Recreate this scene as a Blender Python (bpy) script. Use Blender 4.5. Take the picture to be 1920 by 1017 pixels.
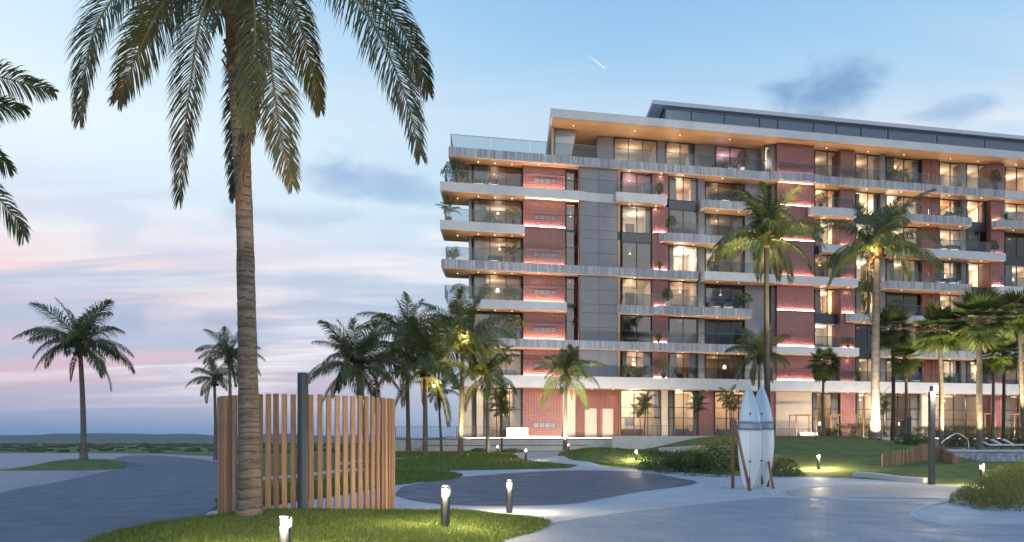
import bpy, bmesh, math, random
import numpy as np
from mathutils import Vector, Matrix, noise as mnoise
from mathutils.geometry import delaunay_2d_cdt

random.seed(7)
R = math.radians
sc = bpy.context.scene
for o in list(bpy.data.objects):
    bpy.data.objects.remove(o)

# ------------------------------------------------------------------ camera
F, EYE, HY, CX = 1400.0, 1.6, 828.0, 960.0        # focal length in photo pixels, eye height, horizon row
cam_d = bpy.data.cameras.new('camera')
cam = bpy.data.objects.new('camera', cam_d)
sc.collection.objects.link(cam)
cam.location = (0, 0, EYE)
cam.rotation_euler = (R(90), 0, 0)
cam_d.sensor_width = 36
cam_d.lens = F / 1920 * 36
cam_d.shift_y = (HY - 508.5) / 1920
cam_d.clip_start = 0.1
cam_d.clip_end = 20000
sc.camera = cam

# ------------------------------------------------------------------ world
def lin(c):
    return tuple(((v / 255) / 12.92 if v / 255 <= .04045 else ((v / 255 + .055) / 1.055) ** 2.4) for v in c) + (1,)

SUN_AZ, SUN_EL = 160.0, 4.0         # the sun has just set behind the camera
BELT_AZ = -62.0                      # the pink belt of dusk is strongest on the left
world = bpy.data.worlds.new('World')
sc.world = world
world.use_nodes = True
nt = world.node_tree
nt.nodes.clear()
def wn(t, **k):
    n = nt.nodes.new(t)
    for a, v in k.items():
        setattr(n, a, v)
    return n
def wmath(op, a, b=None, c=None, clamp=False):
    n = wn('ShaderNodeMath', operation=op, use_clamp=clamp)
    for i, v in enumerate((a, b, c)):
        if v is None: continue
        if isinstance(v, (int, float)): n.inputs[i].default_value = v
        else: nt.links.new(v, n.inputs[i])
    return n.outputs[0]
def wramp(fac, stops):
    n = wn('ShaderNodeValToRGB')
    e = n.color_ramp.elements
    while len(e) < len(stops): e.new(.5)
    for i, (p, c) in enumerate(stops):
        e[i].position = p; e[i].color = c if len(c) == 4 else lin(c)
    nt.links.new(fac, n.inputs[0])
    return n.outputs[0]
def wmix(f, a, b, mode='MIX'):
    n = wn('ShaderNodeMix', data_type='RGBA', blend_type=mode)
    for i, v in ((0, f), (6, a), (7, b)):
        if isinstance(v, (int, float)): n.inputs[i].default_value = v
        elif isinstance(v, tuple): n.inputs[i].default_value = v
        else: nt.links.new(v, n.inputs[i])
    return n.outputs[2]
tc = wn('ShaderNodeTexCoord')
sep = wn('ShaderNodeSeparateXYZ')
nt.links.new(tc.outputs['Generated'], sep.inputs[0])
X_, Y_, Z_ = sep.outputs
elev = wmath('MULTIPLY', wmath('ARCSINE', Z_), 180 / math.pi)
azim = wmath('MULTIPLY', wmath('ARCTAN2', X_, Y_), 180 / math.pi)
efac = wmath('DIVIDE', wmath('MAXIMUM', elev, 0.0), 45.0, clamp=True)
def es(*rows): return [(e / 45.0, c) for e, c in rows]
left = wramp(efac, es((0, (100, 145, 194)), (.8, (112, 149, 196)), (2.2, (162, 166, 198)), (4.0, (206, 178, 198)), (5.6, (218, 184, 200)), (7.6, (190, 188, 212)),
                      (9.2, (228, 200, 208)), (11.2, (246, 208, 206)), (13, (238, 220, 226)), (16, (222, 234, 245)), (21, (234, 246, 252)), (27, (206, 232, 248)), (33, (165, 206, 240)), (45, (112, 165, 225))))
right = wramp(efac, es((0, (150, 172, 204)), (4, (176, 192, 216)), (10, (186, 210, 232)), (17, (196, 222, 240)), (23, (164, 206, 238)), (31, (142, 190, 232)), (45, (98, 155, 220))))
# 1 towards the sunset on the left, 0 away from it
sd = wmath('COSINE', wmath('MULTIPLY', wmath('SUBTRACT', azim, BELT_AZ), math.pi / 180))
sfac = wn('ShaderNodeMapRange', interpolation_type='SMOOTHSTEP')
nt.links.new(sd, sfac.inputs[0]); sfac.inputs[1].default_value = .3; sfac.inputs[2].default_value = 1.0
sky0 = wmix(sfac.outputs[0], right, left)
# thin cloud sheets, flattened towards the horizon
den = wmath('ADD', wmath('MAXIMUM', Z_, 0.0), .09)
cv = wn('ShaderNodeCombineXYZ')
nt.links.new(wmath('DIVIDE', X_, den), cv.inputs[0]); nt.links.new(wmath('DIVIDE', Y_, den), cv.inputs[1])
def wnoise(vec, scale, detail, dist=0.0, sx=1, sy=1, off=0):
    m = wn('ShaderNodeMapping'); m.inputs['Scale'].default_value = (sx, sy, 1); m.inputs['Location'].default_value = (off, off * .7, off * .3)
    nt.links.new(vec, m.inputs[0])
    n = wn('ShaderNodeTexNoise'); n.inputs['Scale'].default_value = scale; n.inputs['Detail'].default_value = detail; n.inputs['Distortion'].default_value = dist
    nt.links.new(m.outputs[0], n.inputs['Vector'])
    return n.outputs[0]
def wsmooth(v, a, b, c=0.0, d=1.0):
    n = wn('ShaderNodeMapRange', interpolation_type='SMOOTHSTEP')
    nt.links.new(v, n.inputs[0])
    for i, q in enumerate((a, b, c, d)): n.inputs[1 + i].default_value = q
    return n.outputs[0]
n1 = wnoise(cv.outputs[0], .8, 12, .9, .5, 1.3, 3.1)
lowfade = wmath('MULTIPLY', wsmooth(elev, 1.0, 5.0), wsmooth(elev, 30.0, 15.0))
n1b = wnoise(cv.outputs[0], 3.2, 12, 1.2, .35, 1.5, 6.2)
white = wmath('MULTIPLY', wmath('MULTIPLY', wmath('MULTIPLY', wsmooth(n1, .46, .62), wsmooth(n1b, .30, .62, .35, 1.0)), lowfade), .8)
sky1 = wmix(white, sky0, lin((238, 238, 242)))
n2 = wnoise(cv.outputs[0], 1.1, 12, .8, .4, 1.5, 9.4)
low2 = wmath('MULTIPLY', wsmooth(elev, 1.5, 5.0), wsmooth(elev, 20.0, 11.0))
n2b = wnoise(cv.outputs[0], 2.6, 12, 1.0, .3, 1.6, 2.9)
grey = wmath('MULTIPLY', wmath('MULTIPLY', wmath('MULTIPLY', wsmooth(n2, .49, .60), wsmooth(n2b, .32, .60, .3, 1.0)), low2), .75)
sky2 = wmix(grey, sky1, lin((168, 188, 216)))
# single clouds: a soft mound of haze broken up by noise
av = wn('ShaderNodeCombineXYZ')
nt.links.new(azim, av.inputs[0]); nt.links.new(elev, av.inputs[1])
n3 = wnoise(av.outputs[0], .30, 12, .35, .8, 1.7, 1.7)
sky = sky2
def px_dir(px, py):
    u, v = (px - CX) / F, (HY - py) / F
    return math.degrees(math.atan(u)), math.degrees(math.atan(v / math.sqrt(1 + u * u)))
for px, py, wx, wy, col, amt in ((660, 332, 5.4, 1.9, (150, 182, 216), .85), (760, 362, 5.0, 1.2, (160, 190, 220), .7), (560, 405, 6.5, 1.3, (182, 198, 222), .6),
                                 (1535, 185, 4.2, 2.3, (112, 150, 196), .85), (1785, 210, 3.0, 1.0, (126, 165, 208), .6),
                                 (235, 598, 1.7, 1.2, (168, 180, 210), .9), (120, 628, 5.5, 1.0, (172, 186, 212), .6), (420, 602, 3.6, .8, (160, 174, 206), .7), (600, 535, 6.5, 1.6, (178, 194, 220), .65), (180, 405, 9.0, 1.2, (198, 212, 232), .6), (330, 470, 8.0, 1.0, (200, 206, 226), .5)):
    a0, e0 = px_dir(px, py)
    da = wmath('DIVIDE', wmath('SUBTRACT', azim, a0), wx)
    de = wmath('DIVIDE', wmath('SUBTRACT', elev, e0), wy)
    r2 = wmath('ADD', wmath('MULTIPLY', da, da), wmath('MULTIPLY', de, de))
    m = wmath('ADD', wmath('SUBTRACT', 1.0, wmath('SQRT', r2)), wmath('MULTIPLY', wmath('SUBTRACT', n3, .5), 2.3))
    sky = wmix(wmath('MULTIPLY', wsmooth(m, -.15, 1.0), amt), sky, lin(col))
# a thin vapour trail
a0, e0 = px_dir(1092, 98); a1, e1 = px_dir(1136, 127)
ca, ce = (a0 + a1) / 2, (e0 + e1) / 2
hl = math.hypot(a1 - a0, e1 - e0) / 2; ux, uy = (a1 - a0) / (2 * hl), (e1 - e0) / (2 * hl)
da = wmath('SUBTRACT', azim, ca); de = wmath('SUBTRACT', elev, ce)
al = wmath('ADD', wmath('MULTIPLY', da, ux), wmath('MULTIPLY', de, uy))
ac = wmath('ADD', wmath('SUBTRACT', wmath('MULTIPLY', de, ux), wmath('MULTIPLY', da, uy)), wmath('MULTIPLY', wmath('MULTIPLY', al, al), .10))
tf = wmath('MULTIPLY', wsmooth(wmath('ABSOLUTE', ac), .085, .0), wmath('MULTIPLY', wsmooth(al, -hl, hl * .7), wsmooth(al, hl * 1.05, hl * .8)))
sky = wmix(wmath('MULTIPLY', tf, .85), sky, lin((240, 246, 250)))
nish = wn('ShaderNodeTexSky', sky_type='NISHITA')
nish.sun_disc = False
nish.sun_elevation = R(SUN_EL)
nish.sun_rotation = R(SUN_AZ)
nish_s = wmix(1.0, nish.outputs[0], (.012, .012, .012, 1), 'MULTIPLY')
tot = wmix(1.0, wmix(1.0, sky, (.84, .84, .84, 1), 'MULTIPLY'), nish_s, 'ADD')
bg = wn('ShaderNodeBackground')
bg.inputs[1].default_value = 1.0
nt.links.new(tot, bg.inputs[0])
wo = wn('ShaderNodeOutputWorld')
nt.links.new(bg.outputs[0], wo.inputs[0])

# the last low glow of the sunset
sun_d = bpy.data.lights.new('sun', 'SUN')
sun_d.energy = .5; sun_d.angle = R(35); sun_d.color = (1, .96, .93)
sun = bpy.data.objects.new('sun', sun_d)
sc.collection.objects.link(sun)
sun_dir = Vector((math.sin(R(SUN_AZ)) * math.cos(R(14)), math.cos(R(SUN_AZ)) * math.cos(R(14)), math.sin(R(14))))
sun.rotation_euler = sun_dir.to_track_quat('Z', 'Y').to_euler()
vs = sc.view_settings
vs.view_transform = 'Standard'; vs.look = 'None'; vs.exposure = 0.32; vs.gamma = 1.0; vs.use_curve_mapping = False
sc.cycles.use_denoising = True
sc.cycles.max_bounces = 5
sc.cycles.diffuse_bounces = 2
sc.cycles.glossy_bounces = 3
sc.cycles.transparent_max_bounces = 12
sc.cycles.transmission_bounces = 4
sc.cycles.sample_clamp_indirect = 4.0
sc.cycles.caustics_reflective = False
sc.cycles.caustics_refractive = False
sc.cycles.blur_glossy = 1.0

# ------------------------------------------------------------------ helpers
COL = sc.collection
def P(px, py, Y):
    return Vector(((px - CX) * Y / F, Y, EYE + (HY - py) * Y / F))
def sm(a, b, t):
    t = min(1, max(0, (t - a) / (b - a))); return t * t * (3 - 2 * t)
def tag(o, label=None, cat=None, group=None, kind=None):
    if label: o['label'] = label
    if cat: o['category'] = cat
    if group: o['group'] = group
    if kind: o['kind'] = kind
    return o
def origin(p):
    v = Vector((0, 0, 0))
    while p is not None:
        v += p.location; p = p.parent
    return v
def empty(name, loc, label=None, cat=None, group=None):
    o = bpy.data.objects.new(name, None); COL.objects.link(o)
    o.location = loc; o.empty_display_size = .2
    return tag(o, label, cat, group)
def inst(name, me, parent=None, loc=(0, 0, 0), rot=(0, 0, 0), scale=(1, 1, 1)):
    o = bpy.data.objects.new(name, me); COL.objects.link(o)
    o.parent = parent; o.location = loc; o.rotation_euler = rot; o.scale = scale
    return o
class MB:
    def __init__(s): s.v = []; s.f = []; s.m = []
    def add(s, vs, fs, mi=0):
        b = len(s.v); s.v.extend([tuple(v) for v in vs])
        for f in fs: s.f.append(tuple(b + i for i in f)); s.m.append(mi)
        return s
    def hexa(s, p, mi=0):       # 8 points: bottom ring 0-3, top ring 4-7
        return s.add(p, [(0, 3, 2, 1), (4, 5, 6, 7), (0, 1, 5, 4), (1, 2, 6, 5), (2, 3, 7, 6), (3, 0, 4, 7)], mi)
    def box(s, x0, x1, y0, y1, z0, z1, mi=0):
        return s.hexa([(x0, y0, z0), (x1, y0, z0), (x1, y1, z0), (x0, y1, z0), (x0, y0, z1), (x1, y0, z1), (x1, y1, z1), (x0, y1, z1)], mi)
    def tube(s, pts, rad, n=8, cap=True, mi=0, up=None):
        pts = [Vector(p) for p in pts]; b = len(s.v); k = len(pts)
        if isinstance(rad, (int, float)): rad = [rad] * k
        ref = Vector((1, 0, 0)) if up is None else Vector(up)
        for i, p in enumerate(pts):
            t = (pts[min(i + 1, k - 1)] - pts[max(i - 1, 0)]).normalized()
            if abs(t.dot(ref)) > .95: ref = Vector((0, 0, 1)) if abs(t.z) < .9 else Vector((0, 1, 0))
            a = (ref - t * ref.dot(t)).normalized(); c = t.cross(a)
            for j in range(n):
                q = 2 * math.pi * j / n
                s.v.append(tuple(p + (a * math.cos(q) + c * math.sin(q)) * rad[i]))
        for i in range(k - 1):
            for j in range(n):
                j2 = (j + 1) % n
                s.f.append((b + i * n + j, b + i * n + j2, b + (i + 1) * n + j2, b + (i + 1) * n + j)); s.m.append(mi)
        if cap:
            s.f.append(tuple(b + j for j in reversed(range(n)))); s.m.append(mi)
            s.f.append(tuple(b + (k - 1) * n + j for j in range(n))); s.m.append(mi)
        return s
    def bar(s, a, b, w, h=None, mi=0):
        a, b = Vector(a), Vector(b); h = h or w
        t = (b - a).normalized(); r = Vector((0, 0, 1)) if abs(t.z) < .9 else Vector((0, 1, 0))
        u = t.cross(r).normalized() * w / 2; v = u.cross(t).normalized() * h / 2
        return s.hexa([a - u - v, a + u - v, a + u + v, a - u + v, b - u - v, b + u - v, b + u + v, b - u + v], mi)
    def lathe(s, prof, n=16, c=(0, 0, 0), mi=0):
        return s.tube([(c[0], c[1], c[2] + z + i * 1e-6) for i, (r, z) in enumerate(prof)], [r for r, z in prof], n, True, mi) if False else s._lathe(prof, n, c, mi)
    def _lathe(s, prof, n, c, mi):
        b = len(s.v)
        for r, z in prof:
            for j in range(n):
                q = 2 * math.pi * j / n
                s.v.append((c[0] + r * math.cos(q), c[1] + r * math.sin(q), c[2] + z))
        for i in range(len(prof) - 1):
            for j in range(n):
                j2 = (j + 1) % n
                s.f.append((b + i * n + j, b + i * n + j2, b + (i + 1) * n + j2, b + (i + 1) * n + j)); s.m.append(mi)
        s.f.append(tuple(b + j for j in reversed(range(n)))); s.m.append(mi)
        s.f.append(tuple(b + (len(prof) - 1) * n + j for j in range(n))); s.m.append(mi)
        return s
    def mesh(s, name, mats, off=Vector((0, 0, 0)), smooth=False):
        me = bpy.data.meshes.new(name)
        me.from_pydata([(v[0] - off[0], v[1] - off[1], v[2] - off[2]) for v in s.v], [], s.f)
        for m in (mats if isinstance(mats, (list, tuple)) else [mats]): me.materials.append(m)
        if any(s.m): me.polygons.foreach_set('material_index', s.m)
        if smooth: me.polygons.foreach_set('use_smooth', [True] * len(s.f))
        me.update()
        return me
    def build(s, name, mats, parent=None, smooth=False, local=False):
        off = Vector((0, 0, 0)) if local else origin(parent)
        return inst(name, s.mesh(name, mats, off, smooth), parent)
    def place(s, name, mats, loc, smooth=False):        # a top-level mesh whose origin sits at loc
        loc = Vector(loc)
        return inst(name, s.mesh(name, mats, loc, smooth), None, loc)

# ------------------------------------------------------------------ materials
def mat(name, col, rough=.7, col2=None, scale=4.0, detail=5, amt=1.0, bump=0.0, bscale=None, stretch=(1, 1, 1), metal=0.0, spec=.5,
        coords='Object', island=0.0, objrand=0.0, emit=None, estr=0.0, sss=0.0, transl=0.0, coat=0.0):
    m = bpy.data.materials.new(name); m.use_nodes = True
    t = m.node_tree; b = t.nodes['Principled BSDF']
    L = t.links.new
    b.inputs['Roughness'].default_value = rough; b.inputs['Metallic'].default_value = metal
    b.inputs['Specular IOR Level'].default_value = spec
    c1 = tuple(col) + (1,)
    b.inputs['Base Color'].default_value = c1
    out = None
    if col2 is not None or bump:
        co = t.nodes.new('ShaderNodeTexCoord'); mp = t.nodes.new('ShaderNodeMapping'); mp.inputs['Scale'].default_value = stretch
        L(co.outputs[coords], mp.inputs[0])
    if col2 is not None:
        n = t.nodes.new('ShaderNodeTexNoise'); n.inputs['Scale'].default_value = scale; n.inputs['Detail'].default_value = detail; n.inputs['Roughness'].default_value = .62
        L(mp.outputs[0], n.inputs['Vector'])
        r = t.nodes.new('ShaderNodeMapRange'); r.inputs[1].default_value = .32; r.inputs[2].default_value = .68
        L(n.outputs[0], r.inputs[0])
        x = t.nodes.new('ShaderNodeMix'); x.data_type = 'RGBA'; x.inputs[6].default_value = c1; x.inputs[7].default_value = tuple(col2) + (1,)
        L(r.outputs[0], x.inputs[0]); out = x.outputs[2]
    for kind, k in (('island', island), ('obj', objrand)):
        if not k: continue
        g = t.nodes.new('ShaderNodeNewGeometry' if kind == 'island' else 'ShaderNodeObjectInfo')
        r = t.nodes.new('ShaderNodeMapRange'); r.inputs[3].default_value = 1 - k; r.inputs[4].default_value = 1 + k
        L(g.outputs['Random Per Island' if kind == 'island' else 'Random'], r.inputs[0])
        x = t.nodes.new('ShaderNodeMix'); x.data_type = 'RGBA'; x.blend_type = 'MULTIPLY'; x.inputs[0].default_value = 1
        if out is None: x.inputs[6].default_value = c1
        else: L(out, x.inputs[6])
        L(r.outputs[0], x.inputs[7]); out = x.outputs[2]
    if out is not None: L(out, b.inputs['Base Color'])
    if bump:
        n = t.nodes.new('ShaderNodeTexNoise'); n.inputs['Scale'].default_value = bscale or scale * 3; n.inputs['Detail'].default_value = 6
        L(mp.outputs[0], n.inputs['Vector'])
        bp = t.nodes.new('ShaderNodeBump'); bp.inputs['Strength'].default_value = bump; bp.inputs['Distance'].default_value = .03
        L(n.outputs[0], bp.inputs['Height']); L(bp.outputs[0], b.inputs['Normal'])
    if emit:
        b.inputs['Emission Color'].default_value = tuple(emit) + (1,); b.inputs['Emission Strength'].default_value = estr
    if transl:
        tr = t.nodes.new('ShaderNodeBsdfTranslucent'); mx = t.nodes.new('ShaderNodeMixShader'); mx.inputs[0].default_value = transl
        if out is not None: L(out, tr.inputs[0])
        else: tr.inputs[0].default_value = c1
        L(b.outputs[0], mx.inputs[1]); L(tr.outputs[0], mx.inputs[2]); L(mx.outputs[0], t.nodes['Material Output'].inputs[0])
    if coat: b.inputs['Coat Weight'].default_value = coat
    return m
def emis(name, col, s):
    m = bpy.data.materials.new(name); m.use_nodes = True; t = m.node_tree; t.nodes.clear()
    e = t.nodes.new('ShaderNodeEmission'); e.inputs[0].default_value = tuple(col) + (1,); e.inputs[1].default_value = s
    o = t.nodes.new('ShaderNodeOutputMaterial'); t.links.new(e.outputs[0], o.inputs[0])
    return m
def glass(name, tint, refl=1.0, ior=1.5, rough=0.02, solid=None, amount=0.0):
    m = bpy.data.materials.new(name); m.use_nodes = True; t = m.node_tree; t.nodes.clear(); L = t.links.new
    tr = t.nodes.new('ShaderNodeBsdfTransparent'); tr.inputs[0].default_value = tuple(tint) + (1,)
    gl = t.nodes.new('ShaderNodeBsdfGlossy'); gl.inputs['Roughness'].default_value = rough; gl.inputs[0].default_value = (refl, refl, refl, 1)
    fr = t.nodes.new('ShaderNodeFresnel'); fr.inputs[0].default_value = ior
    mx = t.nodes.new('ShaderNodeMixShader'); L(fr.outputs[0], mx.inputs[0])
    first = tr.outputs[0]
    if solid:
        df = t.nodes.new('ShaderNodeBsdfDiffuse'); df.inputs[0].default_value = tuple(solid) + (1,)
        m2 = t.nodes.new('ShaderNodeMixShader'); m2.inputs[0].default_value = amount; L(first, m2.inputs[1]); L(df.outputs[0], m2.inputs[2]); first = m2.outputs[0]
    L(first, mx.inputs[1]); L(gl.outputs[0], mx.inputs[2])
    o = t.nodes.new('ShaderNodeOutputMaterial'); L(mx.outputs[0], o.inputs[0])
    return m
M = {}
M['white'] = mat('white_render', (.62, .62, .63), .6, (.54, .54, .56), 1.3, bump=.08, bscale=18)
M['travertine'] = mat('pale_fluted_stone', (.50, .50, .53), .7, (.34, .35, .40), 3.0, stretch=(2.2, 2.2, .4), bump=.3, bscale=9, island=.22)
M['grey_panel'] = mat('grey_metal_panel', (.235, .24, .268), .5, (.20, .205, .232), 1.2, objrand=.08)
M['grey_wall'] = mat('grey_wall', (.19, .195, .22), .6, (.155, .16, .185), 1.5)
M['tile'] = mat('pink_tile', (.36, .165, .15), .5, (.30, .135, .125), 2.5, island=.08)
M['grout'] = mat('tile_grout', (.19, .085, .08), .85, (.10, .04, .04), 6)
M['fluted_wood'] = mat('red_wood_fin', (.30, .13, .10), .55, (.22, .09, .07), 3, stretch=(6, 6, .4), island=.12)
M['soffit'] = mat('timber_soffit', (.52, .32, .19), .5, (.42, .25, .14), 2.0, stretch=(.3, 6, 1), bump=.05)
M['frame'] = mat('dark_window_frame', (.022, .025, .032), .4)
M['dark_panel'] = mat('dark_spandrel', (.035, .042, .058), .25, (.03, .035, .048), 2)
M['glass'] = glass('window_glass', (.72, .74, .76), .9, 1.5)
M['glass_dark_unlit'] = glass('dark_unlit_window_glass', (.22, .25, .31), .95, 1.7)  # dark stair glazing; its tint also stands for unlit rooms
M['rail_glass'] = glass('balustrade_glass', (.74, .80, .83), .55, 1.35, .02)
M['ribbed_glass'] = glass('ribbed_screen_glass', (.30, .36, .42), .9, 1.6, .10, (.23, .29, .36), .75)
M['steel'] = mat('grey_steel', (.12, .13, .15), .35, metal=.6)
M['bright_steel'] = mat('brushed_steel', (.6, .6, .62), .25, metal=.9)
M['room_wall'] = mat('room_wall', (.60, .50, .40), .8, (.54, .44, .34), 1.0, objrand=.16)
M['room_ceiling'] = mat('room_ceiling', (.66, .58, .49), .8)
M['room_floor'] = mat('room_floor', (.26, .18, .12), .5, (.2, .13, .09), 2)
M['curtain'] = mat('linen_curtain', (.60, .55, .49), .85, (.52, .47, .42), 5, stretch=(8, 8, .2))
M['furniture'] = mat('dark_furniture', (.07, .065, .07), .6, (.12, .10, .09), 2)
M['cushion'] = mat('blue_grey_cushion', (.20, .25, .31), .85, (.16, .2, .26), 8)
M['beige'] = mat('beige_stone', (.55, .46, .37), .7, (.46, .38, .30), 1.8, stretch=(.6, .6, 2.5), bump=.08)
M['door'] = mat('pale_door', (.52, .42, .34), .5, (.46, .37, .3), 2)
M['podium'] = mat('white_podium_stone', (.70, .67, .63), .75, (.58, .55, .51), 2.2, bump=.12)
M['coping'] = mat('dark_coping', (.09, .07, .06), .6)
M['led_pink'] = emis('pink_led_strip', (1.0, .56, .48), 75.0)
M['led_warm'] = emis('warm_led_strip', (1.0, .66, .42), 14.0)
M['downlight'] = emis('downlight_lens', (1.0, .72, .45), 6.0)
M['bulb'] = emis('lamp_glow', (1.0, .74, .42), 45.0)
M['bulb_soft'] = emis('soft_lamp_glow', (1.0, .72, .45), 3.0)
M['bollard'] = mat('bollard_dark_metal', (.030, .034, .042), .45, (.022, .026, .033), 5)
M['post'] = mat('slate_post', (.040, .052, .068), .5, (.032, .044, .06), 4, bump=.04)
M['lens'] = glass('lamp_glass', (.95, .95, .92), .9, 1.45)
M['lens_lit'] = emis('lit_frosted_glass', (1.0, .84, .58), 38.0)
M['slat'] = mat('cedar_slat', (.43, .245, .14), .6, (.26, .125, .068), 2.2, detail=8, stretch=(9, 9, .8), bump=.3, bscale=14, objrand=.36)
M['rack_wood'] = mat('rack_wood', (.30, .15, .085), .5, (.21, .10, .055), 3, stretch=(6, 6, .6))
M['bamboo'] = mat('bamboo_picket', (.30, .19, .11), .6, (.21, .12, .07), 4, stretch=(5, 5, .7), objrand=.2)
M['board'] = mat('white_board_foam', (.66, .69, .72), .3, (.58, .61, .65), 1.0, coat=.5)
M['board_blue'] = mat('pale_blue_board_foam', (.43, .56, .66), .3, (.38, .51, .61), 1.0, coat=.5)
M['board_band'] = mat('slate_blue_band', (.17, .22, .28), .3, coat=.5)
M['black'] = mat('black_rubber', (.02, .02, .022), .5)
M['grass'] = mat('lawn_grass', (.14, .18, .036), .9, (.065, .10, .022), 1.9, detail=12, bump=1.0, bscale=22)
M['blade'] = mat('grass_blade', (.14, .19, .036), .7, None, island=.45, transl=.3)
M['ground'] = mat('ground_grass', (.155, .185, .038), .95, (.066, .10, .024), 1.1, detail=14, bump=1.0, bscale=12)
def paving(name, c, dark, light, rough=.6, speck=.35, big=.12, mid=.32, bmp=.5):
    """mineral surface: broad patches, stains and fine aggregate"""
    m = bpy.data.materials.new(name); m.use_nodes = True; t = m.node_tree; L = t.links.new; b = t.nodes['Principled BSDF']
    co = t.nodes.new('ShaderNodeTexCoord')
    def nz(scale, det, lo, hi, rgh=.6, st=(1, 1, 1)):
        mp = t.nodes.new('ShaderNodeMapping'); mp.inputs['Scale'].default_value = st; L(co.outputs['Object'], mp.inputs[0])
        n = t.nodes.new('ShaderNodeTexNoise'); n.inputs['Scale'].default_value = scale; n.inputs['Detail'].default_value = det; n.inputs['Roughness'].default_value = rgh; L(mp.outputs[0], n.inputs['Vector'])
        r = t.nodes.new('ShaderNodeMapRange'); r.inputs[1].default_value = lo; r.inputs[2].default_value = hi; L(n.outputs[0], r.inputs[0]); return r.outputs[0], n.outputs[0]
    def mix(f, a, bb, mode='MIX'):
        x = t.nodes.new('ShaderNodeMix'); x.data_type = 'RGBA'; x.blend_type = mode
        for i, v in ((0, f), (6, a), (7, bb)):
            if isinstance(v, float): x.inputs[i].default_value = v
            elif isinstance(v, tuple): x.inputs[i].default_value = v + (1,)
            else: L(v, x.inputs[i])
        return x.outputs[2]
    p1, _ = nz(big, 8, .35, .65); p2, _ = nz(1.1, 10, .38, .62); p3, raw = nz(26, 6, .30, .70, .75); p4, _ = nz(.5, 6, .55, .68)
    col = mix(p1, tuple(c), tuple(light)); col = mix(.0, col, col)
    k = t.nodes.new('ShaderNodeMath'); k.operation = 'MULTIPLY'; k.inputs[1].default_value = mid; L(p2, k.inputs[0])
    col = mix(k.outputs[0], col, tuple(dark))
    k = t.nodes.new('ShaderNodeMath'); k.operation = 'MULTIPLY'; k.inputs[1].default_value = mid * .5; L(p4, k.inputs[0])
    col = mix(k.outputs[0], col, tuple(v * .75 for v in dark))
    g = t.nodes.new('ShaderNodeMapRange'); g.inputs[3].default_value = 1 - speck; g.inputs[4].default_value = 1 + speck; L(p3, g.inputs[0])
    col = mix(1.0, col, g.outputs[0], 'MULTIPLY'); L(col, b.inputs['Base Color'])
    rr = t.nodes.new('ShaderNodeMapRange'); rr.inputs[3].default_value = rough - .12; rr.inputs[4].default_value = rough + .12; L(p2, rr.inputs[0]); L(rr.outputs[0], b.inputs['Roughness'])
    bp = t.nodes.new('ShaderNodeBump'); bp.inputs['Strength'].default_value = bmp; bp.inputs['Distance'].default_value = .02; L(raw, bp.inputs['Height']); L(bp.outputs[0], b.inputs['Normal'])
    return m
M['asphalt'] = paving('dark_asphalt', (.10, .116, .146), (.08, .094, .12), (.12, .136, .166), .66, .3, .12, .2, .3)
M['forecourt'] = paving('forecourt_aggregate', (.265, .295, .34), (.19, .215, .255), (.33, .355, .39), .55, .4)
M['concrete'] = paving('pale_concrete', (.43, .455, .485), (.33, .355, .385), (.50, .51, .52), .65, .2)
M['shore_road'] = paving('wet_shore_road', (.10, .12, .155), (.088, .106, .138), (.115, .135, .17), .8, .05, .05, .05, 0.0)
M['kerb'] = mat('kerb_stone', (.50, .50, .49), .7, (.40, .40, .40), 1.4, bump=.15)
M['warm_lit_paving'] = mat('warm_lit_paving', (.44, .41, .38), .5, (.35, .33, .31), .6, detail=8, bump=.1, bscale=20)  # warm lamplight on the paving is put into this colour
M['scrub'] = mat('far_scrub', (.085, .11, .04), 1.0, (.05, .07, .03), .05)
M['hill'] = mat('far_hill', (.035, .055, .06), 1.0, (.028, .042, .05), .002)
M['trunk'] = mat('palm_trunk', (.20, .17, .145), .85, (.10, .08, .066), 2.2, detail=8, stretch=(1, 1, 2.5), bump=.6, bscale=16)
M['trunk_shaded'] = mat('shaded_palm_trunk', (.075, .065, .06), .85, (.04, .035, .033), 2.2, detail=8, stretch=(1, 1, 2.5), bump=.6, bscale=16)  # trunk copy with shade in its colour, for a palm without trunk light
M['trunk_hero'] = mat('ringed_palm_trunk', (.235, .195, .16), .85, (.09, .07, .056), 1.6, detail=10, stretch=(1.2, 1.2, 5), bump=.8, bscale=12)
M['fibre'] = mat('palm_fibre', (.12, .07, .04), .9, (.07, .04, .025), 6, stretch=(3, 3, .6), bump=.7)
M['frond'] = mat('palm_frond', (.125, .155, .042), .5, (.07, .105, .032), .8, island=.3, transl=.35)
M['frond_dry'] = mat('dry_palm_frond', (.30, .155, .075), .7, (.20, .10, .045), 1.5, island=.3, transl=.3)
M['frond_hero'] = mat('olive_palm_frond', (.105, .115, .036), .45, (.06, .078, .028), 1.1, island=.35, transl=.3)
M['trunk_scar'] = mat('palm_ring_scar', (.13, .095, .07), .9, (.06, .045, .036), 3, stretch=(1, 1, 4), bump=.6)
M['rachis'] = mat('frond_stem', (.17, .15, .055), .55, (.12, .095, .04), 2)
M['fan'] = mat('fan_palm_leaf', (.13, .165, .044), .5, (.08, .115, .032), 1.0, island=.35, transl=.35)
M['leaf'] = mat('shrub_leaf', (.07, .115, .034), .55, None, island=.45, transl=.3)
M['leaf_olive'] = mat('olive_shrub_leaf', (.20, .205, .045), .6, None, island=.4, transl=.3)
M['leaf_grey'] = mat('grey_green_leaf', (.085, .11, .07), .65, None, island=.35, transl=.25)
M['flower'] = mat('red_flower', (.45, .06, .07), .6, None, island=.3)
M['flower_pale'] = mat('pale_flower_spray', (.55, .42, .36), .7, None, island=.3)
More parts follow.
